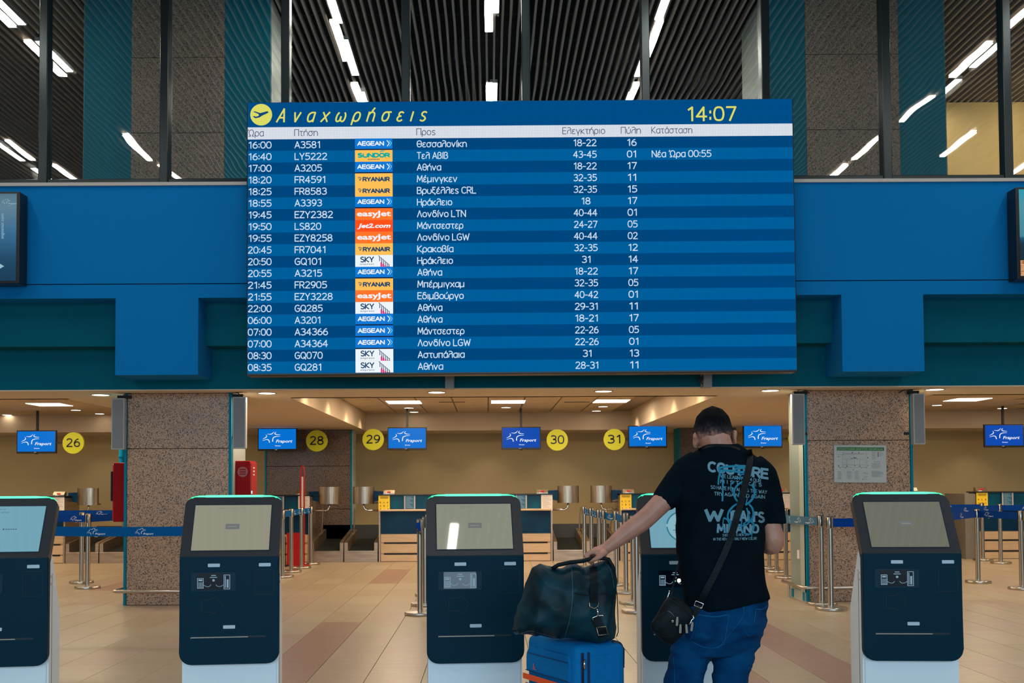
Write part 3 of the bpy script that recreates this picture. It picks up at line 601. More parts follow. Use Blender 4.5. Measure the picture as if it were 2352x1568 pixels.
b = nb(); led(b, '14:07', BX(1007), BX(1122), BZ(50), 33 * KZ, -.003, .13, gap=.2); obj('clock_lettering', b, M['b_yel'], ti)
hb = obj('heading_bar', bx(BX(0), BX(1250), 0, .005, BZ(85), BZ(57)), M['b_head'], board)
b = nb()
for s, x0, x1 in (('Ώρα', -3, 37), ('Πτήση', 107, 161), ('Προς', 387, 431), ('Ελεγκτήριο', 722, 820), ('Πύλη', 856, 902), ('Κατάσταση', 926, 1020)):
    b = nb(); led(b, s, BX(x0 if x0 > 0 else 0), BX(x1), BZ(78), 15.5 * KZ, -.003, .10); obj('heading_lettering', b, M['b_ink'], hb)
rows = [('16:00', 'A3581', 736, 'A', 'Θεσσαλονίκη', 1071, '18-22', '16'), ('16:40', 'LY5222', 751, 'S', 'Τελ Αβίβ', 1028, '43-45', '01'), ('17:00', 'A3205', 739, 'A', 'Αθήνα', 1012, '18-22', '17'),
        ('18:20', 'FR4591', 748, 'R', 'Μέμινγκεν', 1049, '32-35', '11'), ('18:25', 'FR8583', 750, 'R', 'Βρυξέλλες CRL', 1092, '32-35', '15'), ('18:55', 'A3393', 739, 'A', 'Ηράκλειο', 1037, '18', '17'),
        ('19:45', 'EZY2382', 764, 'E', 'Λονδίνο LTN', 1068, '40-44', '01'), ('19:50', 'LS820', 737, 'J', 'Μάντσεστερ', 1062, '24-27', '05'), ('19:55', 'EZY8258', 763, 'E', 'Λονδίνο LGW', 1076, '40-44', '02'),
        ('20:45', 'FR7041', 748, 'R', 'Κρακοβία', 1039, '32-35', '12'), ('20:50', 'GQ101', 738, 'K', 'Ηράκλειο', 1038, '31', '14'), ('20:55', 'A3215', 739, 'A', 'Αθήνα', 1013, '18-22', '17'),
        ('21:45', 'FR2905', 750, 'R', 'Μπέρμιγχαμ', 1064, '32-35', '05'), ('21:55', 'EZY3228', 763, 'E', 'Εδιμβούργο', 1062, '40-42', '01'), ('22:00', 'GQ285', 740, 'K', 'Αθήνα', 1013, '29-31', '11'),
        ('06:00', 'A3201', 736, 'A', 'Αθήνα', 1013, '18-21', '17'), ('07:00', 'A34366', 752, 'A', 'Μάντσεστερ', 1063, '22-26', '05'), ('07:00', 'A34364', 752, 'A', 'Λονδίνο LGW', 1077, '22-26', '01'),
        ('08:30', 'GQ070', 740, 'K', 'Αστυπάλαια', 1063, '31', '13'), ('08:35', 'GQ281', 738, 'K', 'Αθήνα', 1014, '28-31', '11')]
TM2 = [M['t_aeg'], M['t_yel'], M['t_or'], M['t_red'], M['t_wh'], M['t_blk'], M['t_teal'], M['t_nv'], M['t_pink'], M['t_cy']]
def logo_tile(kind, v0, v1):
    b = nb(); x0, x1 = BX(246), BX(332); z0, z1 = BZ(v1), BZ(v0)
    base = {'A': 0, 'S': 1, 'R': 1, 'E': 2, 'J': 3, 'K': 4}[kind]
    box(b, x0, x1, -.003, -.001, z0, z1, mi=base); H_ = z1 - z0; u = KX; f = -.0042
    mid = (z0 + z1) / 2
    if kind == 'A':
        box(b, x0, x1, -.0036, -.0031, z0, z0 + 2.6 * KZ, mi=5)
        led(b, 'AEGEAN', x0 + 5 * u, x0 + 67 * u, mid - 3 * KZ, 9.5 * KZ, f, .2, mi=4)
        for q, mm in ((0, 4), (5, 9)):
            stroke(b, [(x0 + (73 + q) * u, mid + 8.5 * KZ), (x0 + (79 + q) * u, mid + 2.0 * KZ)], 1.8 * u, f, mm)
            stroke(b, [(x0 + (79 + q) * u, mid + 2.0 * KZ), (x0 + (74 + q) * u, mid - 5 * KZ)], 1.8 * u, f, mm)
    elif kind == 'S':
        led(b, 'SUNDOR', x0 + 5 * u, x1 - 5 * u, mid - 3.5 * KZ, 9.5 * KZ, f, .26, mi=6)
        stroke(b, [(x0 + 57 * u, mid + 9 * KZ), (x0 + 62 * u, mid + 11 * KZ), (x0 + 68 * u, mid + 11 * KZ)], 2 * u, f, 6)
        [stroke(b, [(x0 + (30 + q * 3.4) * u, mid - 8 * KZ), (x0 + (32 + q * 3.4) * u, mid - 8.5 * KZ)], 2.4 * u, f, 7) for q in range(8)]
    elif kind == 'R':
        led(b, 'RYANAIR', x0 + 17 * u, x1 - 6 * u, mid - 5 * KZ, 9.5 * KZ, f, .24, mi=7)
        stroke(b, [(x0 + 7 * u, mid + 3.5 * KZ), (x0 + 10 * u, mid + 4.5 * KZ), (x0 + 14 * u, mid + 2 * KZ), (x0 + 11.5 * u, mid - 3 * KZ)], 1.4 * u, f, 7)
        stroke(b, [(x0 + 8 * u, mid + 1 * KZ), (x0 + 11 * u, mid + .5 * KZ), (x0 + 10.5 * u, mid - 4 * KZ)], 1.2 * u, f, 7)
    elif kind == 'E': text(b, 'easyJet', x0 + 4 * u, x1 - 4 * u, mid - 4.5 * KZ, 12.5 * KZ, f, mi=4, bold=.03)
    elif kind == 'J': text(b, 'Jet2.com', x0 + 5 * u, x1 - 5 * u, mid - 4.5 * KZ, 10 * KZ, f, mi=4, bold=.035, shear=.25)
    else:
        led(b, 'SKY', x0 + 11 * u, x0 + 43 * u, mid - 3 * KZ, 12.5 * KZ, f, .19, mi=7)
        text(b, 'express', x0 + 11 * u, x0 + 43 * u, mid - 9 * KZ, 4.2 * KZ, f, mi=7)
        for q in range(6):
            xx = x0 + (55 + q * 4.3) * u; top = mid + (10 - q * 3.7) * KZ
            stroke(b, [(xx - 2 * u, top + 1.5 * KZ), (xx + .8 * u, top)], 1.6 * u, f, 7); stroke(b, [(xx + .8 * u, top), (xx + .8 * u, max(z0, top - 11 * KZ))], 1.7 * u, f, 7)
            if q > 0: box(b, xx - 1.6 * u, xx + 2.0 * u, -.0040, -.0034, z0, max(z0 + 1.2 * KZ, top - 9.5 * KZ), mi=8)
    return b
for i, (tm_, fl_, fx, kd, ds, dx, ck, gt) in enumerate(rows):
    v0, v1 = 85 + (i * 26.84), 85 + (i + 1) * 26.84
    rw = obj('flight_row', bx(BX(0), BX(1250), 0, .005, BZ(v1), BZ(v0)), M['b_dark'] if i % 2 == 0 else M['b_light'], board)
    zb = BZ((v0 + v1) / 2 + 7.6); cp = 15.6 * KZ
    def cell(nm, *a):
        b = nb(); led(b, *a, zb, cp, -.003); obj(nm, b, M['b_text'], rw)
    cell('time_lettering', tm_, BX(1 if tm_[0] == '1' else .5), BX(55))
    cell('flight_lettering', fl_, BX(107.5), BX(fx - 568.5))
    cell('city_lettering', ds, BX(387.5), BX(dx - 568.5))
    cell('desk_lettering', ck, BX(746 if len(ck) > 2 else 763), BX(800 if len(ck) > 2 else 785))
    cell('gate_lettering', gt, BX(869), BX(892))
    if i == 1: cell('status_lettering', 'Νέα Ώρα 00:55', BX(926), BX(1063))
    obj('airline_tile', logo_tile(kd, v0 - .2, v1 - .4), TM2, rw)
for y in (12.2, 13.4):  # unseen fill lights added to warm and brighten the ochre upper wall
    for x in (8.0, 9.6): area('upper_right_fill', (x, y, HC - .07), (R(40), 0, 0), .2, 1.1, 30, (1, .80, .5))
# ============================================================ SELF-SERVICE KIOSKS
TILT = math.atan2(.157, .288)
def kiosk(pcx, scale, rz, label, screen, prt='dark', content=0, hy=1115):
    Y = F / scale; c = at(pcx, 1280, Y)
    t = thing('checkin_kiosk', label, 'kiosk', (c.x, Y, 0), R(rz), 'self-service kiosks')
    ZK, ZBt, W = 1.008, .503, .2325
    # pale body: slim at the top, deeper below
    b = nb(); poly(b, [(.035, 0), (.035, 1.0), (.075, 1.035), (.10, 1.0), (.235, .735), (.235, 0)], 'x', -.226, .226)
    bmesh.ops.bevel(b, geom=[e for e in b.edges if e.calc_length() > .2 and abs(e.verts[0].co.x - e.verts[1].co.x) < .01], offset=.010, segments=2, affect='EDGES')
    bd = obj('body', b, M['kbody'], t, smooth=30)
    for s in (-1, 1):
        obj('side_seam', bx(s * .2262 - .0008, s * .2262 + .0008, .088, .091, .02, .93), M['kline'], bd)
        for z in (.918, .884): obj('lock', tube(nb(), [(s * .224, .068, z), (s * .231, .068, z)], .0065, 10), M['chrome'], bd, smooth=60)
    obj('foot_plate', bx(-.25, .25, .0, .27, 0, .012, bev=.004), M['steel'], t)
    # lower panel
    b = nb(); poly(b, rrect(-W, W, ZBt, ZK, .055, 8, (.055, .055, .0, .0)), 'y', 0, .034, bev=.005)
    lp = obj('lower_panel', b, M['kpanel'], t, smooth=35)
    obj('rounded_crease', tube(nb(), [(-W + .003, .012, ZK - .003), (W - .003, .012, ZK - .003)], .0125, 14), M['kpanel'], t, smooth=60)
    # head, tilted back
    hd = bpy.data.objects.new('head', None); COL.objects.link(hd); hd.parent = t; hd.location = (0, 0, ZK); hd.rotation_euler = (-TILT, 0, 0)
    b = nb(); poly(b, rrect(-W, W, .004, .327, .04, 8, (.004, .004, .04, .04)), 'y', 0, .042, bev=.005)
    obj('bezel', b, M['khead'], hd, smooth=35)
    b = nb(); poly(b, rrect(-.188, .188, .034, .288, .004, 3), 'y', -.0012, .001); obj('screen_frame', b, M['kline'], hd)
    obj('screen', bx(-.1825, .1825, -.003, -.0015, .039, .281), screen, hd)
    b = nb(); tube(b, [(-W + .012, .012, .316), (-W + .030, .012, .3265), (-W + .06, .012, .330), (W - .06, .012, .330), (W - .030, .012, .3265), (W - .012, .012, .316)], [.004, .008, .0115, .0115, .008, .004], 10)
    obj('light_bar', b, M['led'], hd, smooth=True)
    b = nb(); tube(b, [(-W + .04, .004, .331), (-W + .10, .003, .332), (W - .10, .003, .332), (W - .04, .004, .331)], [.001, .0075, .0075, .001], 8); obj('light_bar_core', b, M['ledc'], hd, smooth=True)
    b = nb()
    if content == 1:
        text(b, 'Self service check-in', -.135, .0, .262, .0065, -.0038); text(b, 'Please select your airline', -.135, .018, .2455, .0065, -.0038)
        poly(b, [(.002, .154), (.012, .154), (.007, .163)], 'y', -.004, -.0036); [stroke(b, [(.015 + q * .011, .157), (.023 + q * .011, .157)], .004, -.0038) for q in range(5)]
        obj('screen_lettering', b, M['scr_ink'], hd)
    elif content == 2:
        b2 = nb(); disc(b2, (-.015, .15, -.0036), .085, 'y', .0004, 40); obj('map_disc', b2, M['scr_teal'], hd)
        disc(b, (-.015, .15, -.0042), .078, 'y', .0004, 40); box(b, -.10, .07, -.0046, -.0043, .15, .165); obj('map_band', b, M['scr_lite'], hd)
        b3 = nb(); [stroke(b3, [(x0_, z_), (x1_, z_)], .004, -.0052) for x0_, x1_, z_ in ((-.06, .03, .157), (-.07, .05, .131), (-.06, .03, .118))]; obj('screen_lettering', b3, M['scr_teal'], hd)
    else:
        obj('airline_button', bx(-.030, .036, -.0036, -.0031, .150, .178), M['scr_btn'], hd)
        text(b, 'AEGEAN', -.022, .022, .161, .005, -.0042, bold=.02)
        obj('screen_lettering', b, M['scr_lbl'], hd)
        b = nb(); text(b, 'Please select your airline', -.07, .06, .262, .005, -.0038); obj('screen_heading', b, M['scr_btn'], hd)
    # fittings on the lower panel
    for x, z in ((-.072, .973), (.166, .973), (.0, .680)):
        b = nb(); poly(b, rrect(x - .028, x + .028, z - .008, z + .008, .003, 3), 'y', -.003, .001); obj('badge', b, M['kbadge'], lp)
    b = nb(); poly(b, rrect(-.178, .030, .850, .9385, .004, 3), 'y', -.002, .001); wn = obj('reader_window', b, M['kwin'], lp)
    lit = prt == 'lit'
    obj('reader_display', bx(-.152, .002, -.0034, -.002, .857, .936), M['lcd_lit'] if lit else M['lcd'], lp)
    ink = M['lcd_ink']
    b = nb()
    for x in (-.149, -.026):
        z0_, z1_ = (.864, .913) if x < -.1 else (.859, .928)
        for a in ((x, x + .030, z0_, z0_ + .003), (x, x + .030, z1_ - .003, z1_), (x, x + .003, z0_, z1_), (x + .027, x + .030, z0_, z1_)): box(b, a[0], a[1], -.0042, -.0036, a[2], a[3])
        if x < -.1:
            for q in range(3):
                for r_ in range(4): box(b, x + .006 + q * .007, x + .011 + q * .007, -.0042, -.0036, .869 + r_ * .0065, .873 + r_ * .0065)
            box(b, x + .006, x + .024, -.0042, -.0036, .899, .907)
        else:
            box(b, x + .006, x + .010, -.0042, -.0036, .866, .922); box(b, x + .014, x + .023, -.0042, -.0036, .866, .906)
    stroke(b, [(-.119, .880), (-.105, .873), (-.092, .874), (-.085, .882)], .0022, -.004); stroke(b, [(-.062, .882), (-.055, .874), (-.040, .873), (-.027, .880)], .0022, -.004)
    disc(b, (-.073, .902, -.0042), .006, 'y', .0005, 16); stroke(b, [(-.084, .925), (-.062, .925)], .004, -.004); stroke(b, [(-.090, .916), (-.056, .916)], .0035, -.004)
    obj('reader_symbols', b, ink, lp)
    def outline(nm, pts, w_=.0018):
        b = nb()
        for p, q in zip(pts, pts[1:] + pts[:1]): stroke(b, [p, q], w_, -.0012)
        obj(nm, b, M['kline'], lp)
    outline('card_hatch', [(.119, .833), (.119, .950), (.209, .950), (.209, .833)])
    outline('hidden_arrow', [(-.127, .752), (-.127, .812), (-.085, .812), (-.068, .822), (-.028, .784), (-.068, .744), (-.085, .752)])
    b = nb(); poly(b, rrect(-.175, .170, .628, .638, .003, 3), 'y', -.0012, .001); obj('ticket_slot', b, M['kline'], lp)
    obj('slot_lip', bx(-.175, .088, -.004, -.001, .630, .634), M['steel'], lp); obj('slot_rivet', tube(nb(), [(-.175, -.006, .632), (-.175, 0, .632)], .004, 10), M['chrome'], lp)
    return t
def scr(n, c, s=1.0): return mat(n, (.02, .02, .02, 1), .02, emit=c, estr=s, coat=.0, spec=.6)
M['scr_tan'] = scr('kiosk_screen_beige', srgb(142, 140, 122)); M['scr_green'] = scr('kiosk_screen_green_grey', srgb(132, 136, 120)); M['scr_olive'] = scr('kiosk_screen_olive', srgb(104, 106, 92))
M['scr_blue'] = scr('kiosk_screen_pale_blue', srgb(110, 160, 178))
M['scr_btn'] = emis('kiosk_screen_button', srgb(108, 112, 112)); M['scr_lbl'] = emis('kiosk_screen_label', srgb(150, 152, 142)); M['scr_ink'] = emis('kiosk_screen_ink', srgb(58, 84, 100))
M['scr_teal'] = emis('kiosk_screen_teal', srgb(50, 120, 140)); M['scr_lite'] = emis('kiosk_screen_light', srgb(135, 180, 192))
M['kwin'] = mat('dark_reader_glass', (.0, .030, .06, 1), .15); M['lcd'] = mat('lcd_dark', (.001, .004, .012, 1), .2); M['lcd_lit'] = emis('lcd_grey', srgb(92, 108, 122)); M['lcd_ink'] = emis('lcd_pale', srgb(120, 150, 168))
K1 = kiosk(-8, 485, 8, 'self-service kiosk cut off by the left edge of the photo, with pale blue screen', M['scr_blue'], content=1)
K2 = kiosk(527, 480, 6, 'self-service kiosk in front of the left granite pillar, screen pale beige', M['scr_tan'])
K3 = kiosk(1092, 480, 4.5, 'self-service kiosk left of the luggage, under the middle of the departures board', M['scr_green'], 'lit')
K4 = kiosk(1585, 478, 0, 'self-service kiosk half hidden behind the man, screen pale blue', M['scr_blue'], content=2)
K5 = kiosk(2095, 480, -3, 'self-service kiosk in front of the right granite pillar, screen dull olive', M['scr_olive'])
for nm, z, x, r_, c in (('scan_lamp', .888, -.055, .0085, (1.0, .78, .42, 1)), ('status_lamp', .886, -.076, .0045, (.1, 1.0, .35, 1))):
    b = nb(); disc(b, (x, z, -.0058), r_, 'y', .002, 20); obj(nm, b, mat(nm, (1, 1, 1, 1), .5, emit=c, estr=14 if r_ > .005 else 2.0), K4)
b = nb()
for q in range(14):
    a = q * math.pi / 7 + .1; l_ = .026 if q % 2 else .017
    stroke(b, [(-.055 + .006 * math.cos(a), .888 + .006 * math.sin(a)), (-.055 + l_ * math.cos(a), .888 + l_ * math.sin(a))], [.0014, .0002], -.0062)
# (the star-shaped glare round this lamp belongs to the photograph's lens: not built)
b.free()
# ============================================================ QUEUE POSTS
def post_at(px, py, label):
    p = fl(px, py); t = thing('queue_post', label, 'post', (p.x, p.y, 0), group='steel queue posts')
    if not pm:
        pm['base'] = lathe(nb(), [(.160, 0), (.164, .006), (.164, .024), (.158, .034), (.06, .040), (.034, .042)], 40)
        pm['pole'] = lathe(nb(), [(.0305, .04), (.0305, .885)], 24)
        b = nb()
        for a in (R(-62), R(-118), R(20), R(160)): box(b, .0285, .0312, -.0035, .0035, .05, .875, mtx=Matrix.Rotation(a, 4, 'Z'))
        pm['groove'] = b
        b = lathe(nb(), [(.033, .865), (.0345, .87), (.0345, .985), (.030, .992), (.004, .993)], 24)
        pm['cap'] = b
        b = nb()
        for a in (R(-90), R(90), 0, R(180)): box(b, .0335, .037, -.009, .009, .872, .984, bev=.001, mtx=Matrix.Rotation(a, 4, 'Z'))
        pm['belt_clip'] = b
        b = nb()
        lathe(b, [(.030, .9935), (.0352, .9935), (.0352, .987), (.030, .987)], 24); pm['rim'] = b
    for k_, m_ in (('base', M['steel']), ('pole', M['steel']), ('groove', M['blackm']), ('cap', M['steel']), ('belt_clip', M['black']), ('rim', M['black'])):
        if isinstance(pm[k_], bmesh.types.BMesh):
            o = obj(k_, pm[k_], m_, t, smooth=35); pm[k_] = o.data
        else:
            o = bpy.data.objects.new(k_, pm[k_]); COL.objects.link(o); o.parent = t
    return t
pm = {}
PB = {}
for key, px, py, lb in (
    ('L1', 187, 1339, 'queue post behind the near one, left of the left granite pillar'), ('L2', 201, 1351, 'nearer of the two queue posts left of the left granite pillar'),
    ('G1', 649, 1326, 'queue post nearest the right side of the kiosk by the left pillar'), ('G2', 669, 1314, 'queue post left in front of the red sign board'),
    ('G3', 692, 1305, 'queue post right in front of the red sign board'), ('G5', 714, 1296, 'farthest queue post by the red sign, before the baggage conveyors'),
    ('C1', 965, 1411, 'tall near queue post with a loose belt end, left of the middle kiosk'), ('C2', 977, 1390, 'queue post mostly hidden by the middle kiosk, its base showing'), ('C3', 984, 1368, 'queue post base peeping out beyond the middle kiosk'),
    ('R1', 1343, 1304, 'farthest queue post of the belted line, above the black holdall'), ('R2', 1359, 1316, 'queue post of the line second from the holdall end'), ('R3', 1377, 1329, 'queue post of the line above the hand of the man'),
    ('R4', 1389, 1338, 'queue post of the line beside the forearm of the man'), ('R5', 1416, 1344, 'queue post crossing behind the forearm of the man'), ('R6', 1438, 1362, 'queue post just right of the holdall, behind the elbow'),
    ('R7', 1455, 1386, 'large queue post between the holdall and the half hidden kiosk'), ('R8', 1463, 1406, 'queue post base in front of the others, beside the half hidden kiosk'),
    ('S1', 1767, 1306, 'far queue post right behind the elbow of the man'), ('S2', 1784, 1314, 'queue post between the man and the right granite pillar, the middle one'), ('S3', 1806, 1328, 'queue post close to the grey side of the right pillar'),
    ('S4', 1888, 1389, 'left one of the two big queue posts before the right granite pillar'), ('S5', 1909, 1400, 'right one of the two big queue posts before the right granite pillar'),
    ('T1', 2247, 1338, 'near queue post right of the rightmost kiosk'), ('T2', 2258, 1287, 'distant queue post behind the near one right of the rightmost kiosk'), ('T3', 2299, 1294, 'queue post before the black slots of the far right desk'), ('T4', 2348, 1353, 'queue post cut by the right edge of the photo'),
    ('H1', 60, 1440, 'queue post hidden behind the leftmost kiosk, holding the low belt'), ('H2', 545, 1440, 'queue post hidden behind the kiosk at the left pillar'),
    ('H3', 2080, 1392, 'queue post hidden behind the rightmost kiosk'), ('H4', 2060, 1330, 'distant queue post hidden behind the rightmost kiosk'), ('H5', 20, 1345, 'distant queue post hidden behind the leftmost kiosk'), ('H6', 410, 1318, 'distant queue post hidden behind the left granite pillar'), ('H7', 2110, 1290, 'farthest queue post hidden behind the rightmost kiosk')):
    PB[key] = post_at(px, py, lb)
def belt(label, pts, m, h=.092, zc=.925, logos=True, sag=.0, first=.3, gap=.75):
    P = [Vector((p[0], p[1], 0)) for p in pts]; t = thing('barrier_belt', label, 'belt', (P[0].x, P[0].y, zc), group='blue barrier belts')
    o0 = t.location.copy(); dense = []
    for a, b_ in zip(P, P[1:]):
        n_ = 10
        for k_ in range(n_): dense.append(a.lerp(b_, k_ / n_))
    dense.append(P[-1]); n_ = len(dense)
    L_ = [0]
    for a, b_ in zip(dense, dense[1:]): L_.append(L_[-1] + (b_ - a).length)
    def pt(s, z, off=0):
        s = min(max(s, 0), L_[-1] - 1e-4); i = 0
        while L_[i + 1] < s: i += 1
        q = dense[i].lerp(dense[i + 1], (s - L_[i]) / (L_[i + 1] - L_[i])); d = (dense[i + 1] - dense[i]).normalized(); nn = Vector((d.y, -d.x, 0))
        if nn.y > 0: nn = -nn
        sg = -sag * 4 * (s / L_[-1]) * (1 - s / L_[-1])
        return Vector((q.x, q.y, z + sg + zc)) + nn * off - o0
    b = nb(); pv = None
    for i in range(n_):
        s = L_[i]; r_ = [b.verts.new(pt(s, z, f)) for z, f in ((-h / 2, .0012), (h / 2, .0012), (h / 2, -.0012), (-h / 2, -.0012))]
        if pv:
            for k_ in range(4): b.faces.new((pv[k_], pv[(k_ + 1) % 4], r_[(k_ + 1) % 4], r_[k_]))
        pv = r_
    obj('webbing', b, m, t)
    if logos:
        rev = P[-1].x < P[0].x; s = first
        b = nb()
        while s + .18 < L_[-1]:
            fn = (lambda s_: (lambda co: pt((s_ + .17 - co[0]) if rev else (s_ + co[0]), co[2], .004)))(s)
            b = nb(); mark(b, 0, h * .40, h * .0052, small=True, fn=fn); s += gap
            obj('star_mark', b, M['white'], t)
    return t
def pp(k_): return tuple(PB[k_].location)[:2]
def between(a, b_, r_=.037):
    A, B = Vector(pp(a)), Vector(pp(b_)); d = (B - A).normalized() * r_; return [tuple(A + d), tuple(B - d)]
belt('near blue belt with white star marks crossing in front of the left granite pillar', between('H1', 'H2'), M['beltb2'], gap=.47, first=.55, sag=.01)
belt('lower of the dark blue belts left of the left granite pillar', between('H5', 'L2'), M['beltb'], gap=.68)
belt('blue belt running from the near left post behind the left granite pillar', between('L2', 'H6'), M['beltb'], gap=.68, first=.5)
belt('higher distant blue belt left of the left granite pillar', [(-8.3, 16.0), (-4.6, 16.0)], M['beltb'], gap=.9, first=1.1)
belt('blue belt between the two left posts behind the beige-screen kiosk', between('G1', 'G2'), M['beltb2'], gap=.35, first=.1)
belt('blue belt in front of the red sign board', between('G2', 'G3'), M['beltb2'], gap=.35, first=.1)
belt('blue belt right of the red sign pole', between('G3', 'G5'), M['beltb2'], gap=.35, first=.1)
for i, nm in enumerate(('farthest', 'second', 'third', 'fourth', 'nearest')):
    belt('%s short blue belt in the line of posts above the holdall' % nm, between('R%d' % (i + 1), 'R%d' % (i + 2)), M['beltb2'], gap=.3, first=.08, sag=.02)
belt('blue belt between the two far posts by the elbow of the man', between('S1', 'S2'), M['beltb2'], gap=.4, first=.05)
belt('thin blue belt from the post by the elbow towards the pillar', between('S2', 'S3'), M['beltb2'], gap=.4)
s4, s3 = pp('S4'), pp('S3')
belt('made-up pale blue belt for a reflection on the grey side of the right granite pillar', [(s4[0] - .037, s4[1]), (PR.location.x - .66, 11.36), (PR.location.x - .70, 11.7), (PR.location.x - .70, 12.1), (s3[0], s3[1] - .04)], mat('reflected_blue_webbing', (.02, .13, .24, 1), .6), gap=.28, first=.06)  # made-up curved belt, its pale colour imitates a belt's reflection on the pillar
belt('blue belt from the right big post to behind the rightmost kiosk', between('S5', 'H3'), M['beltb'], gap=.8, first=.30)
belt('near blue belt from behind the rightmost kiosk to the near post', between('H3', 'T1'), M['beltb'], gap=.7, first=.9)
belt('near blue belt leading to the post cut by the right edge', between('T1', 'T4'), M['beltb'], gap=.5, first=.12)
belt('middle blue belt right of the rightmost kiosk', between('H4', 'T3'), M['beltb'], gap=.8, first=.7)
belt('distant blue belt right of the rightmost kiosk', between('H7', 'T2'), M['beltb'], gap=.8, first=.5)
belt('blue belt leaving the photo at the right edge, behind the near one', [(pp('T3')[0] + .04, pp('T3')[1]), (9.6, 16.3)], M['beltb'], gap=.6, first=.3)
# loose belt end on the near post
c1 = PB['C1']
b = nb(); poly(b, [(-.030, .955), (.006, .965), (.016, .86), (-.036, .905)], 'y', -.042, -.037); obj('loose_belt_end', b, M['beltb'], c1)
obj('belt_end_bar', tube(nb(), [(-.052, -.043, .90), (.018, -.043, .835)], .009, 8), M['black'], c1)
M['navyl'] = noisy('petrol_gloss_laminate', (.0, .030, .080, 1), (.0, .085, .15, 1), (1, 1, 1), 2.2, .35, spec=.25)
M['beltprint'] = mat('pale_notice_print', (.25, .40, .50, 1), .7)
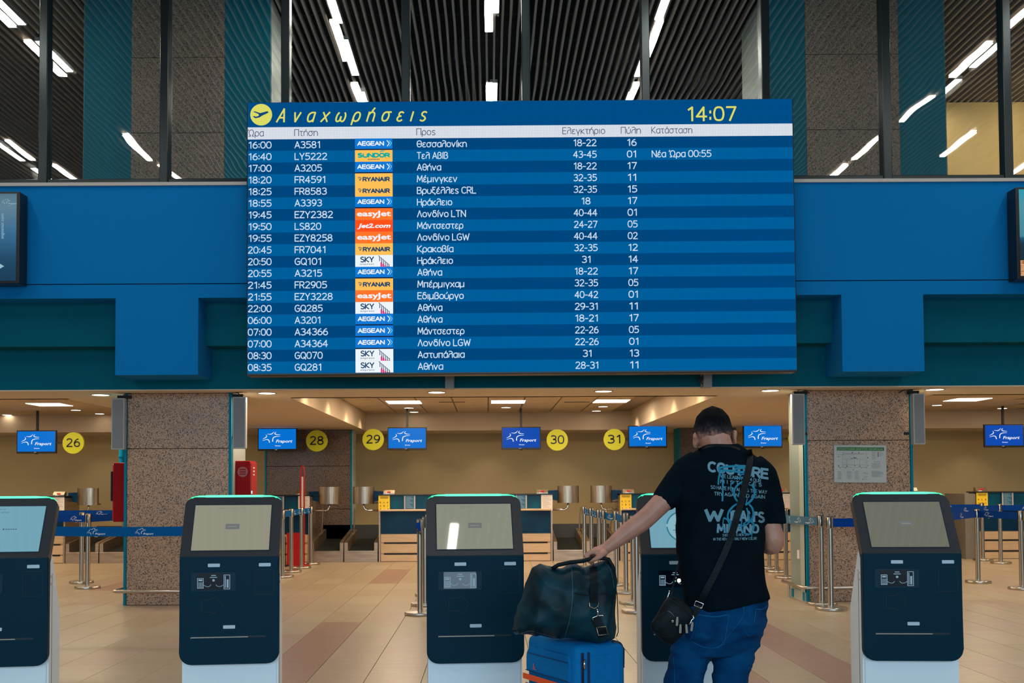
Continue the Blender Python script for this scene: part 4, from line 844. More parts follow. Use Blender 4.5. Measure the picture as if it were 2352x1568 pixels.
# ============================================================ CHECK-IN DESKS
YD = 17.6
def desk(px_outer, py, d, label, posters=('y', 'f'), hood=True, slots=True, side=False, W=1.5, nm='', sx0=.09):
    """d = +1: the outer end (with the customer notices) is on the left"""
    p = fl(px_outer, py); p = Vector((X(px_outer, 1200, YD), YD, 0)); t = thing('checkin_desk', label, 'desk', tuple(p))
    f = lambda a, b_: (a, b_) if d > 0 else (-b_, -a)
    def B(x0, x1, *r, **k): a, c = f(x0, x1); return bx(a, c, *r, **k)
    obj('carcass', B(.03, W, .02, .75, 0, .49), M['wood'], t)
    for z0, z1 in ((.012, .125), (.155, .315), (.345, .485)): obj('wood_panel', B(.035, W - .005, 0, .02, z0, z1, bev=.002), M['wood'], t)
    for z in (.14, .33): obj('slot', B(sx0, W - .09, -.002, .012, z - .013, z + .013), M['blackm'], t)
    obj('blue_front', B(.035, W, 0, .02, .495, .885), M['navy'], t)
    obj('upper_carcass', B(.03, W, .02, .55, .49, 1.15), M['greyside'], t)
    obj('end_post', B(0, .028, -.01, .6, 0, 1.15), M['conv'], t)
    obj('ledge', B(.03, 1.15, -.14, .02, .895, .925, bev=.006), M['wood'], t)
    obj('blue_hutch', B(.03, 1.08, -.012, .3, .93, 1.165), M['navyl'], t)
    obj('black_top', B(-.005, 1.12, -.06, .32, 1.168, 1.188, bev=.004), M['black'], t)
    if side: obj('grey_side', B(-.19, .0, -.01, .75, 0, 1.15), mat('grey_desk_side', (.20, .18, .15, 1), .6), t)
    yy = YD - .045
    for kd in posters:
        if kd in 'yp':
            q = thing('notice', ('yellow notice with small pictograms on ' if kd == 'y' else 'white printed notice on ') + nm, 'notice', (p.x + d * .1, yy, .89), group='notices on the desks')
            b = bx(-.1, .1, -.002, .002, 0, .28); obj('sheet', b, M['yellow'] if kd == 'y' else M['paper'], q)
            b = nb()
            if kd == 'y':
                for i in range(3):
                    for j in range(3):
                        cx, cz = -.06 + i * .06, .04 + j * .06
                        disc(b, (cx + .004 * (i - j), cz, -.0035), .011 - .003 * ((i + j) % 2), 'y', .0008, 7); box(b, cx - .014, cx + .014, -.0035, -.0028, cz - .02, cz - .017)
                for j in range(3): box(b, -.07, .07, -.0035, -.0028, .225 + j * .014, .231 + j * .014)
            else:
                for j in range(9): box(b, -.075, .075 - .03 * (j % 3), -.0035, -.0028, .03 + j * .026, .037 + j * .026)
            obj('notice_print', b, mat('notice_ink', (.12, .08, .02, 1) if kd == 'y' else (.45, .38, .33, 1), .7), q)
        else:
            q = thing('framed_notice', 'blue notice in a pale frame on ' + nm, 'notice', (p.x + d * .55, yy, .93), group='notices on the desks')
            obj('frame', bx(-.10, .10, -.003, .006, 0, .235), M['sill'], q)
            obj('sheet', bx(-.075, .075, -.006, -.003, .004, .232), mat('blue_sheet', (.02, .12, .24, 1), .4), q)
            b = nb()
            for j in range(11): box(b, -.062, .062 - .02 * (j % 4), -.0075, -.0065, .02 + j * .019, .026 + j * .019)
            obj('notice_print', b, M['beltprint'], q)
    q = thing('scale_display', 'small weight display with red digits on ' + nm, 'display', (p.x + d * .17, YD + .1, 1.188), group='weight displays')
    b = nb(); poly(b, [(0, 0), (-.0, .02), (.05, .075), (.10, .075), (.10, 0)], 'x', -.10, .10); obj('case', b, M['hood'], q)
    obj('red_digits', bx(-.03, .03, -.002, .03, .035, .05, mtx=Matrix.Rotation(R(0), 4, 'X')), mat('red_led', (.3, 0, 0, 1), .5, emit=(.55, .01, .02, 1), estr=1), q)
    obj('label_strip', bx(-.06, .0, -.002, .02, .006, .022), M['paper'], q)
    if hood:
        q = thing('monitor_mount', 'curved steel monitor hood on chrome arm beside ' + nm, 'monitor mount', (p.x - d * .30, YD + .25, 1.15), group='steel hoods with desk monitors')
        b = nb(); n_ = 22; r0 = .19
        out = [(r0 * math.cos(R(180 + 180 * i / n_)), .12 * math.sin(R(180 + 180 * i / n_))) for i in range(n_ + 1)]
        inn = [(x * .97, y * .95) for x, y in out[::-1]]
        poly(b, out + inn, 'z', -.13, .175); obj('hood', b, M['hood'], q, smooth=30)
        obj('shelf', bx(-.19, .19 if d < 0 else .30, .0, .10, -.125, -.105), M['black'], q)
        sgn = d
        b = nb(); poly(b, [(sgn * .17, .10), (sgn * .37, .09), (sgn * .37, -.05), (sgn * .17, -.10)], 'y', .03, .06); obj('monitor', b, M['navy'], q)
        obj('arm', tube(nb(), [(0, .02, -.12), (0, .02, -.18), (sgn * .02, .02, -.225), (sgn * .07, .02, -.25), (sgn * .30, .02, -.25)], .017, 12), M['chrome'], q, smooth=True)
    return t
desk(870, 1289, 1, 'check-in desk with yellow notice left of the middle kiosk', ('y', 'f'), nm='the desk under sign twenty-nine')
desk(1269, 1288, -1, 'check-in desk with white notice right of the middle kiosk', ('p', 'f'), nm='the desk right of the middle kiosk')
desk(1424, 1287, 1, 'check-in desk mostly hidden behind the arm of the man', ('y', 'f'), nm='the desk behind the arm of the man')
desk(712, 1290, -1, 'check-in desk behind the red sign board', ('p', 'f'), nm='the desk behind the red sign board', W=1.45)
desk(150, 1292, -1, 'check-in desk behind the leftmost kiosk', ('p', 'f'), nm='the desk at the far left', side=False)
desk(1823, 1286, -1, 'check-in desk seen between the man and the right pillar', ('p',), nm='the desk right of the man', hood=False)
desk(2241, 1279, 1, 'check-in desk with grey side at the far right', ('y', 'f'), nm='the far right desk', hood=False, side=True)
desk(2124, 1283, -1, 'check-in desk peeping out behind the right pillar', ('f',), nm='the desk behind the right pillar', hood=False, W=1.2)
# ============================================================ BAGGAGE CONVEYORS
def conveyor(xa, xb, label, pole_left=True):
    a, b_ = X(xa, 1250, YD), X(xb, 1250, YD); W = b_ - a
    t = thing('baggage_conveyor', label, 'conveyor', (a, YD, 0), group='baggage conveyors beside the desks')
    obj('front_plate', bx(.004, W - .004, -.006, .03, 0, .19, bev=.003), M['conv'], t)
    obj('front_edge', bx(.06, W - .06, -.004, .04, .19, .198), M['steel'], t)
    for x in (.004, W - .066):
        b = nb(); poly(b, [(.006, .0), (.006, .34), (.06, .36), (1.30, .52), (1.38, .52), (1.38, 0)], 'x', x, x + .062); obj('side_rail', b, M['conv'], t)
    b = nb(); poly(b, [(.03, .15), (.03, .185), (1.35, .34), (1.35, .15)], 'x', .068, W - .068); obj('rubber_belt', b, M['rubber'], t)
    obj('back_panel', bx(.0, W, 1.40, 1.44, .0, .60), mat('dark_back_panel', (.05, .05, .045, 1), .5), t)
    xx = .04 if pole_left else W - .03
    obj('guide_rod', tube(nb(), [(xx, 1.0, .49), (xx + .03, .95, .93)], .014, 10), M['steel'], t, smooth=60)
    return t
conveyor(712, 789, 'baggage conveyor left of the pair between signs twenty-eight and twenty-nine')
conveyor(790, 868, 'baggage conveyor beside the desk with the yellow notice')
conveyor(1271, 1346, 'baggage conveyor right beyond the desk with the white notice', False)
conveyor(1347, 1422, 'baggage conveyor behind the line of queue posts', False)
conveyor(150, 227, 'baggage conveyor right of the far left desk')
conveyor(228, 300, 'baggage conveyor behind the left edge of the left granite pillar')
# ============================================================ HANGING MONITORS WITH NUMBER DISCS
def monitor(xa, ya, xb, yb, num, side, label, deep=False, pole=True):
    cx, cy = (xa + xb) / 2, (ya + yb) / 2; Y = 18.45; c = at(cx, cy, Y); k_ = Y / F; W = (xb - xa) * k_; H_ = (yb - ya) * k_
    t = thing('hanging_monitor', label, 'monitor', tuple(c), group='ceiling-hung monitors with the operator mark')
    obj('bezel', bx(-W / 2, W / 2, 0, .05, -H_ / 2, H_ / 2, bev=.004), M['black'], t)
    s_ = obj('screen', bx(-W / 2 + .018, W / 2 - .018, -.002, .001, -H_ / 2 + .035, H_ / 2 - .018), M['s_blue2'] if deep else M['s_blue'], t)
    b = nb(); u = W / 495; mark(b, -W / 2 + 62 * u, H_ / 2 - 48 * u, u, -.004); b9 = nb(); text(b9, '14:07', -28 * u, 0, -H_ / 2 + 10 * u, 8 * u, -.004); obj('screen_clock', b9, M['s_white'], s_)
    obj('screen_mark', b, M['s_white'], s_)
    top = ZC if not (B1 < c.x < B2 or B3 < c.x < B4) else ZR
    obj('pole', bx(-.018, .018, .02, .056, H_ / 2, top - c.z), M['black'], t)
    obj('sensor', bx(-.03, .03, .0, .03, -H_ / 2 - .012, -H_ / 2, bev=.003), M['black'], t)
    if num:
        x1, y1 = side; q = at(x1, y1, Y - .06); dx, dz = q.x - c.x, q.z - c.z; s = 1 if dx > 0 else -1
        obj('sign_arm', bx(min(s * W / 2, dx), max(s * W / 2, dx), .01, .03, dz + .01 - .015, dz + .01 + .015), M['black'], t)
        b = nb(); disc(b, (dx, dz, -.06), 24.5 * k_, 'y', .05, 48); dd = obj('number_disc', b, M['yelsign'], t, smooth=30, label='yellow-green round sign reading %s' % num)
        b = nb(); u = 24.5 * k_; led(b, num, dx - .66 * u, dx + .66 * u, dz - .36 * u, .78 * u, -.064, .15, gap=.24); obj('digits', b, M['black'], dd)
    return t
monitor(38, 988, 129, 1041, '26', (168, 1017), 'hanging monitor with disc 26 left of the left granite pillar')
monitor(592, 982.5, 682, 1035, '28', (727.5, 1012), 'hanging monitor with disc 28 right of the left loudspeaker pair')
monitor(890, 981, 980, 1033, '29', (857, 1009), 'hanging monitor with disc 29 on its left, before the cream wall')
monitor(1152, 980, 1242, 1032, '30', (1280, 1010), 'darker hanging monitor with disc 30 on its right', deep=True)
monitor(1443, 977, 1532, 1028.5, '31', (1411, 1009), 'hanging monitor with disc 31, left of the head of the man')
monitor(1707, 976, 1797, 1028.5, '32', (1835, 1008), 'hanging monitor right of the head of the man, its disc half hidden')
monitor(2261, 974, 2352, 1027, '', None, 'hanging monitor cut by the right edge of the photo', deep=True)
monitor(2035, 975, 2097, 1030, '', None, 'hanging monitor hidden behind the right granite pillar but for a sliver')
t = thing('emergency_sign', 'green and yellow sign edge hidden behind the left loudspeaker', 'sign', (PL.location.x - .675, 11.6, 1.95))
obj('plate', bx(-.04, .055, 0, .02, -.13, .10), M['yelsign'], t)
# ============================================================ LOUDSPEAKERS, CABINETS, PLAN, SMALL THINGS
def speaker(xa, ya, xb, yb, label, s):
    Y = 11.27; a, b_ = at(xa, ya, Y), at(xb, yb, Y); W = b_.x - a.x; H_ = a.z - b_.z
    t = thing('column_loudspeaker', label, 'loudspeaker', ((a.x + b_.x) / 2, Y, b_.z), group='column loudspeakers on the granite pillars')
    obj('case', bx(-W / 2, W / 2, 0, .075, 0, H_, bev=.006), mat('pale_grey_case', (.42, .43, .44, 1), .5), t)
    obj('grille', bx(-W / 2 + .014, W / 2 - .014, -.004, .002, .014, H_ - .014), mat('grey_perforated_grille', (.22, .225, .235, 1), .6), t)
    obj('bracket', bx(-.03 if s > 0 else -W / 2 - .02, W / 2 + .05 if s > 0 else .03, .06, .12, H_, H_ + .035), M['blackm'], t)
    obj('bracket', bx(W / 2 if s > 0 else -W / 2 - .05, W / 2 + .06 if s > 0 else -W / 2, .12, .16, H_ * .2, H_ * .25), M['blackm'], t)
    obj('cable', tube(nb(), [(s * .02, .10, H_), (s * .03, .1, H_ + .05), (s * .10, .1, H_ + .06), (s * .17, .14, H_ + .02)], .006, 8), M['black'], t, smooth=True)
speaker(256, 914, 285, 1032, 'slim grey loudspeaker on the left side of the left granite pillar', 1)
speaker(534, 911, 564, 1030, 'slim grey loudspeaker on the right side of the left granite pillar', -1)
speaker(1819, 904, 1850, 1021, 'slim grey loudspeaker on the left side of the right granite pillar', 1)
speaker(2097, 903, 2126, 1020, 'slim grey loudspeaker on the right side of the right granite pillar', -1)
t = thing('drain_pipe', 'turquoise pipe running down behind the left loudspeaker', 'pipe', (X(279, 1100, 11.86), 11.86, 0)); 
obj('pipe', tube(nb(), [(0, 0, 1.0), (0, 0, ZR)], .032, 14), M['tealedge'], t, smooth=60); obj('collar', tube(nb(), [(0, 0, 1.7), (0, 0, 1.72)], .038, 14), M['tealedge'], t, smooth=60)
def cabinet(xa, ya, xb, yb, Y, label, side=None):
    a, b_ = at(xa, ya, Y), at(xb, yb, Y); W = b_.x - a.x; H_ = a.z - b_.z
    t = thing('fire_cabinet', label, 'cabinet', ((a.x + b_.x) / 2, Y, b_.z)); 
    obj('case', bx(-W / 2, W / 2, 0, .30, 0, H_, bev=.006), M['red'], t)
    if side:
        obj('door', bx(W / 2, W / 2 + .016, .02, .29, .02, H_ - .02, bev=.003), M['redl'], t)
        h_ = obj('lock', bx(W / 2 + .016, W / 2 + .035, .0, .03, H_ * .40, H_ * .46, bev=.003), M['chrome'], t)
        b = nb(); disc(b, (.01, H_ * .80, -.004), .06, 'y', .003, 28); dd = obj('round_sticker', b, mat('faded_sticker', (.35, .10, .10, 1), .6), t)
        b = nb()
        for j in range(3): stroke(b, [(-.028, H_ * .80 + .026 - j * .026), (.046, H_ * .80 + .026 - j * .026)], .012, -.006)
        obj('sticker_print', b, M['red'], dd)
        b = nb(); [stroke(b, [(0, q * .04), (.07, q * .04)], .018, 0) for q in range(3)]; bmesh.ops.transform(b, matrix=Matrix.Translation((W / 2 + .018, .10, H_ * .75)) @ Matrix.Rotation(R(90), 4, 'Z'), verts=b.verts[:]); obj('door_print', b, M['paper'], t)
    else:
        obj('door', bx(-W / 2 - .016, -W / 2, .02, .29, .02, H_ - .02, bev=.003), M['redl'], t)
        obj('hinge', bx(-W / 2 - .03, -W / 2 - .014, .0, .03, H_ * .35, H_ * .85), M['blackm'], t)
        obj('vent_panel', bx(-W / 2 + .05, W / 2 - .03, -.003, .002, H_ * .70, H_ * .78), M['red'], t)
cabinet(260.5, 1062, 286, 1198, 11.5, 'tall narrow red fire cabinet left of the left granite pillar')
cabinet(538, 1058, 573, 1185, 11.5, 'red fire cabinet with round sticker right of the left granite pillar', 1)
# grey cladding on the left of the right pillar, standing clear of the granite
xr = PR.location.x - .615
t = thing('grey_cladding', 'pale grey metal cladding with a socket, on the left side of the right granite pillar', 'cladding', (xr, 11.45, 0))
b = nb(); poly(b, [(-.002, 0), (-.002, .50), (-.022, .50), (-.022, .48), (-.012, .0)], 'z', 0.10, ZR - .002); obj('panel', b, M['grey2'], t)
obj('foot', bx(-.022, -.004, .42, .50, 0, .10), M['tealedge'], t); obj('foot', bx(-.018, -.004, .02, .08, 0, .10), M['tealedge'], t)
obj('socket', bx(-.028, -.012, .16, .235, .47, .57, bev=.003), M['paper'], t)
# framed escape plan
a, b_ = at(1915, 1022, 11.39), at(2037, 1108, 11.39); W = b_.x - a.x; H_ = a.z - b_.z
t = thing('escape_plan', 'framed white escape plan with a green heading on the right granite pillar', 'framed plan', ((a.x + b_.x) / 2, 11.415, b_.z))
t.rotation_euler = (0, R(.6), 0)
obj('frame', bx(-W / 2, W / 2, -.022, 0, 0, H_, bev=.005), mat('pale_aluminium', (.50, .52, .50, 1), .4), t)
sh = obj('sheet', bx(-W / 2 + .028, W / 2 - .028, -.024, -.02, .026, H_ - .026), mat('plan_paper', (.50, .52, .50, 1), .5), t)
gm = mat('plan_green', (.02, .14, .05, 1), .6); U = W / 1430
def ux(v): return -W / 2 + (v - 395) * U
def uz(v): return H_ - (v - 255) * U
obj('heading_bar', bx(ux(470), ux(1755), -.026, -.024, uz(408), uz(318)), gm, sh)
b = nb(); text(b, 'ΣΧΕΔΙΑΓΡΑΜΜΑ ΔΙΑΦΥΓΗΣ / ESCAPE PLAN', ux(490), ux(1720), uz(388), 46 * U, -.0275, bold=.02); obj('heading_print', b, mat('plan_heading_ink', (.30, .55, .25, 1), .6), sh)
b = nb()
for p in ([(620, 490), (620, 865), (1270, 865), (1270, 420)], [(500, 520), (620, 520)], [(730, 640), (730, 800)], [(945, 640), (945, 840)], [(1090, 640), (1090, 800)], [(640, 640), (1250, 640)], [(620, 800), (1250, 800)], [(500, 865), (700, 865)], [(680, 505), (1230, 505)], [(500, 700), (540, 700)], [(1300, 690), (1360, 690)]):
    for q, r_ in zip(p, p[1:]): stroke(b, [(ux(q[0]), uz(q[1])), (ux(r_[0]), uz(r_[1]))], 4 * U, -.0255)
rnd = random.Random(3)
for i in range(14): box(b, ux(690 + i * 38), ux(700 + i * 38), -.026, -.0245, uz(508), uz(486))
for cx0, cx1, cy0, cy1, st in ((1420, 1540, 430, 640, 34), (1610, 1740, 440, 570, 38), (490, 620, 975, 1200, 26), (740, 890, 975, 1190, 28), (950, 1110, 975, 1200, 30), (1410, 1750, 965, 1130, 24), (1410, 1690, 755, 880, 30), (1180, 1350, 1100, 1190, 40)):
    y_ = cy0
    while y_ < cy1: box(b, ux(cx0), ux(cx1 - rnd.random() * (cx1 - cx0) * .4), -.026, -.0245, uz(y_ + 6), uz(y_)); y_ += st
for p_ in ((560, 880), (700, 880), (915, 930), (1130, 875), (1270, 870), (520, 850), (650, 470), (650, 520), (960, 815), (1310, 810), (1020, 635), (1170, 1185), (1500, 715), (1560, 715), (1620, 715)): disc(b, (ux(p_[0]), uz(p_[1]), -.026), 12 * U, 'y', .001, 8)
obj('plan_lines', b, mat('plan_ink', (.16, .18, .18, 1), .7), sh)
b = nb()
for p_ in ((870, 620), (735, 835), (1095, 835), (1065, 465), (885, 465), (515, 580), (1310, 600), (515, 820), (1588, 450), (1588, 488), (1588, 525), (1588, 562)): disc(b, (ux(p_[0]), uz(p_[1]), -.0265), 16 * U, 'y', .001, 8)
obj('plan_red_marks', b, mat('plan_red', (.30, .08, .09, 1), .7), sh)
obj('you_are_here', bx(ux(915), ux(1000), -.0265, -.0245, uz(618), uz(598)), mat('plan_blue', (.01, .05, .14, 1), .6), sh)
b = nb(); mark(b, ux(1170), uz(985), .42 * U, -.0262, small=False); obj('plan_mark', b, mat('plan_ink_dark', (.08, .10, .14, 1), .7), sh)
# advertising screens on the blue wall
def ad(xa, xb, ya, yb, left, label):
    Y = 10.19; a, b_ = at(xa, ya, Y), at(xb, yb, Y); W = 1.25; H_ = a.z - b_.z
    cx = (b_.x - W / 2) if left else (a.x + W / 2)
    t = thing('advertising_screen', label, 'screen', (cx, Y, b_.z)); obj('casing', bx(-W / 2, W / 2, 0, .18, 0, H_, bev=.004), M['black'], t)
    z0 = .025; m = mat('ad_picture_' + ('l' if left else 'r'), (0, 0, 0, 1), .3)
    tc = N(m, 'ShaderNodeTexCoord'); sp = N(m, 'ShaderNodeSeparateXYZ'); L(m, tc.outputs['Generated'], sp.inputs[0])
    st = [(0, srgb(2, 52, 82)), (.25, srgb(4, 66, 98)), (.55, srgb(40, 100, 140)), (.85, srgb(84, 122, 142)), (1, srgb(70, 108, 128))] if left else [(0, srgb(0, 30, 42)), (.38, srgb(2, 40, 60)), (.44, srgb(8, 78, 112)), (.46, srgb(60, 130, 150)), (.8, srgb(70, 140, 155)), (1, srgb(0, 145, 170))]
    r_ = ramp(m, sp.outputs['Z'], st); L(m, r_.outputs[0], bsdf(m).inputs['Emission Color']); bsdf(m).inputs['Emission Strength'].default_value = 1
    s_ = obj('screen', bx(-W / 2 + .03, W / 2 - .03, -.003, .001, z0, H_ - .022), m, t)
    if left:
        b = nb(); e = W / 2 - .03; mark(b, e - .155, H_ - .075, .00042, -.005, small=True)
        b2 = nb(); text(b2, 'aegeanair.com', 0, .26, 0, .034, -.005)
        bmesh.ops.transform(b2, matrix=Matrix.Translation((e - .13, 0, .46)) @ Matrix.Rotation(R(-90), 4, 'Y'), verts=b2.verts[:]); obj('ad_web_address', b2, M['ad_ink'], s_)
        obj('ad_operator_mark', b, M['ad_ink'], s_)
        b = nb(); poly(b, [(e - .24, .26), (e - .17, .205), (e - .12, .175), (e - .17, .145), (e - .24, .06), (e - .20, .16)], 'y', -.006, -.005); obj('ad_bird_shape', b, M['ad_ink'], s_)
    else:
        e = -W / 2 + .03; obj('ad_ruin_picture', bx(e, e + .5, -.005, -.003, .03, .19), noisy_em, s_)
M['ad_ink'] = emis('ad_white', srgb(150, 185, 198))
noisy_em = mat('ad_ruin', (0, 0, 0, 1), .5); _t = tex(noisy_em, 'NOISE', (2, 1, 12), 6, 4); _r = ramp(noisy_em, _t.outputs['Fac'], [(.35, srgb(150, 82, 50)), (.6, srgb(215, 165, 115))]); L(noisy_em, _r.outputs[0], bsdf(noisy_em).inputs['Emission Color']); bsdf(noisy_em).inputs['Emission Strength'].default_value = 1
ad(0, 43, 440, 650, True, 'wall-mounted advertising screen at the left edge with a web address')
ad(2333, 2352, 430, 640, False, 'wall-mounted advertising screen at the right edge showing a stone ruin')
# grey boxes and camera under the board
for i, (xa, xb) in enumerate(((1022, 1042), (1616, 1636))):
    a, b_ = at(xa, 856 - 2 * i, 10.8), at(xb, 891 - 3 * i, 10.8); W = b_.x - a.x; H_ = a.z - b_.z
    t = thing('beacon_box', ['small grey box under the left half of the departures board', 'small grey box with a camera under the right half of the departures board'][i], 'box', ((a.x + b_.x) / 2, 10.8, b_.z))
    obj('case', bx(-W / 2, W / 2, 0, .139, 0, H_, bev=.003), mat('mid_grey_plastic', (.28, .29, .31, 1), .5), t)
    obj('back_plate', bx(-W / 2 - .004, W / 2 + .004, .125, .138, -.004, H_ + .004), M['sill'], t)
    if i:
        obj('camera_body', tube(nb(), [(-W / 2 - .035, .0, H_ * .55), (-W / 2 - .02, .10, H_ * .5)], .022, 14), M['black'], t, smooth=60); obj('camera_arm', tube(nb(), [(-W / 2 - .03, .04, H_ * .4), (-W / 2, .05, H_ * .2)], .006, 8), M['black'], t)
# board fixings to the wall
for u in (120, 625, 1130):
    for v in (330, 560): obj('wall_bracket', bx(BX(u) - .03, BX(u) + .03, .19, .306, BZ(v) - .03, BZ(v) + .03), M['blackm'], board)
# red sign board with tall pole (by the distant desk)
p = fl(676, 1300); t = thing('red_sign_stand', 'red board with a tall red loop handle standing among the distant posts', 'sign stand', (p.x, p.y, 0))
b = nb(); poly(b, rrect(-.13, .17, .01, .56, .02, 4), 'y', 0, .035, bev=.004); obj('board', b, M['redl'], t)
ks = p.y / F
x0 = (694 - 676) * ks
obj('loop_handle', tube(nb(), [(x0 - .030, .015, 0), (x0 - .032, .015, 1.55), (x0 - .020, .015, 1.66), (x0, .015, 1.69), (x0 + .020, .015, 1.66), (x0 + .030, .015, 1.55), (x0 + .030, .015, 0)], .012, 10), M['redl'], t, smooth=True)
obj('pale_strip', bx(x0 - .015, x0 + .015, .008, .018, .7, 1.5), M['paper'], t)
obj('foot', bx(.12, .26, -.06, .02, 0, .025, bev=.006), M['redl'], t); obj('foot', bx(-.15, -.10, -.12, .1, 0, .03), M['black'], t)
obj('side_frame', tube(nb(), [(-.15, .01, .0), (-.15, .01, .5)], .008, 8), M['black'], t)
# cable behind the right kiosk
obj_c = obj('power_cable', tube(nb(), [(p_.x, p_.y, .012) for p_ in (fl(2186, 1281), fl(2196, 1282), fl(2207, 1281), fl(2214, 1282))], .012, 8), M['black']); tag(obj_c, 'black cable lying on the floor right of the rightmost kiosk', 'cable')
# ============================================================ ORGANIC SHAPES
def _ico(sub=2):
    b = nb(); bmesh.ops.create_icosphere(b, subdivisions=sub, radius=1); v = [x.co.copy() for x in b.verts]; f = [[q.index for q in p.verts] for p in b.faces]; b.free(); return v, f
IV, IF = _ico()
class Blob:
    """overlapping spheres, tubes and lofts, merged afterwards into one continuous skin"""
    def __init__(s): s.v = []; s.f = []
    def ball(s, c, r, rot=None):
        r = r if isinstance(r, (tuple, list)) else (r, r, r); n = len(s.v); c = Vector(c)
        for p in IV:
            q = Vector((p.x * r[0], p.y * r[1], p.z * r[2]))
            if rot is not None: q = rot @ q
            s.v.append(c + q)
        s.f += [[i + n for i in f] for f in IF]
    def chain(s, pts):
        for (p0, r0), (p1, r1) in zip(pts, pts[1:]):
            p0, p1 = Vector(p0), Vector(p1); n = max(2, int((p1 - p0).length / (min(r0, r1) * .28)) + 1)
            for k_ in range(n + 1): t = k_ / n; s.ball(p0.lerp(p1, t), r0 * (1 - t) + r1 * t)
    def rings(s, rs):
        """rs: list of rings, each a list of points (same count)"""
        n0 = len(s.v); m = len(rs[0])
        for r in rs: s.v += [Vector(p) for p in r]
        for i in range(len(rs) - 1):
            for k_ in range(m): a = n0 + i * m; s.f.append([a + k_, a + (k_ + 1) % m, a + m + (k_ + 1) % m, a + m + k_])
        s.f.append([n0 + k_ for k_ in range(m)][::-1]); s.f.append([n0 + (len(rs) - 1) * m + k_ for k_ in range(m)])
    def tube(s, pts, m=20):
        """flat-ended tapered tube: (point, radius)"""
        P = [Vector(p) for p, _ in pts]; up = None; rs = []
        for i, (p, (_, r)) in enumerate(zip(P, pts)):
            t = (P[min(i + 1, len(P) - 1)] - P[max(i - 1, 0)]).normalized()
            if up is None: up = t.orthogonal().normalized()
            up = (up - t * up.dot(t)).normalized(); sd = t.cross(up)
            rs.append([p + (up * math.cos(2 * math.pi * k_ / m) + sd * math.sin(2 * math.pi * k_ / m)) * r for k_ in range(m)])
        s.rings(rs)
    def mesh(s, name, voxel=.006, smooth=6, folds=None):
        me = bpy.data.meshes.new(name); me.from_pydata([tuple(v) for v in s.v], [], s.f); o = bpy.data.objects.new(name, me); COL.objects.link(o)
        b = bmesh.new(); b.from_mesh(me); bmesh.ops.recalc_face_normals(b, faces=b.faces); b.to_mesh(me); b.free()
        m = o.modifiers.new('r', 'REMESH'); m.mode = 'VOXEL'; m.voxel_size = voxel
        if smooth: sm_ = o.modifiers.new('s', 'SMOOTH'); sm_.factor = .5; sm_.iterations = smooth
        dg = bpy.context.evaluated_depsgraph_get(); dg.update(); r = bpy.data.meshes.new_from_object(o.evaluated_get(dg)); bpy.data.objects.remove(o); bpy.data.meshes.remove(me)
        if folds:
            ns = [v.normal.copy() for v in r.vertices]
            for v, n in zip(r.vertices, ns): v.co += n * folds(v.co)
            r.update()
        return r
def bvh_of(me):
    return BVHTree.FromPolygons([v.co.copy() for v in me.vertices], [list(p.vertices) for p in me.polygons])
def caster(bvh, eps, base):
    def f(co):
        d = ray(co[0], -co[2]).normalized(); h = bvh.ray_cast(CP, d)
        p = (h[0] - d * eps) if h[0] is not None else (CP + d * (base / d.y)); return tuple(p)
    return f
def local(me_or_bm, org):
    if isinstance(me_or_bm, bmesh.types.BMesh): bmesh.ops.translate(me_or_bm, verts=me_or_bm.verts[:], vec=-Vector(org))
    else:
        me_or_bm.transform(Matrix.Translation(-Vector(org)))
    return me_or_bm
# ============================================================ THE MAN
YM = 4.16
def P(px, py, dy=0.0): return at(px, py, YM + dy)
feet = Vector((P(1630, 1400).x, YM, 0))
man = thing('person', 'man from behind in printed black t-shirt and blue jeans, one hand on the holdall', 'person', tuple(feet))
S_ = YM / F
def ell(py, xl, xr, ry, cy=0.0, dl=0, m=40, ex=2.3):
    """horizontal cross-section between two pixel columns; dl: how much lower the left end sits"""
    L_, R_ = P(xl, py + dl / 2, cy), P(xr, py - dl / 2, cy); c = (L_ + R_) / 2; h = (R_ - L_) / 2; out = []
    for k_ in range(m):
        a = 2 * math.pi * k_ / m; ca, sa = math.cos(a), math.sin(a)
        u = math.copysign(abs(ca) ** (2 / ex), ca); v = math.copysign(abs(sa) ** (2 / ex), sa)
        out.append(c + h * u + Vector((0, v * ry, 0)))
    return out
B = Blob()
hc = P(1637, 987, .055)
B.ball(hc, (.0775, .098, .098)); B.ball(P(1636, 1012, .085), (.066, .078, .070)); B.ball(P(1636, 1036, .10), (.052, .055, .050)); B.ball(P(1634, 1046, .135), (.028, .030, .022))
B.chain([(P(1643, 1008, .02), .064), (P(1654, 1036, .012), .060), (P(1660, 1075, .0), .070)])
for px, py, s, tl in ((1598, 1010, -1, 10), (1687, 1004, 1, -8)):
    rm = Matrix.Rotation(R(tl), 3, 'Y') @ Matrix.Rotation(R(-14 * s), 3, 'Z')
    B.ball(P(px, py, .062), (.0085, .024, .034), rm); B.ball(P(px + s * 1.5, py - 9, .050), (.010, .014, .016), rm); B.ball(P(px - s * 1, py + 15, .066), (.008, .012, .011), rm)
B.ball(P(1633, 1008, .175), (.013, .022, .022)); B.ball(P(1633, 1018, .183), (.017, .014, .011)); B.ball(P(1634, 995, .150), (.055, .018, .012)); B.ball(P(1634, 1034, .160), (.024, .012, .007)); B.ball(P(1634, 1040, .157), (.020, .012, .007))
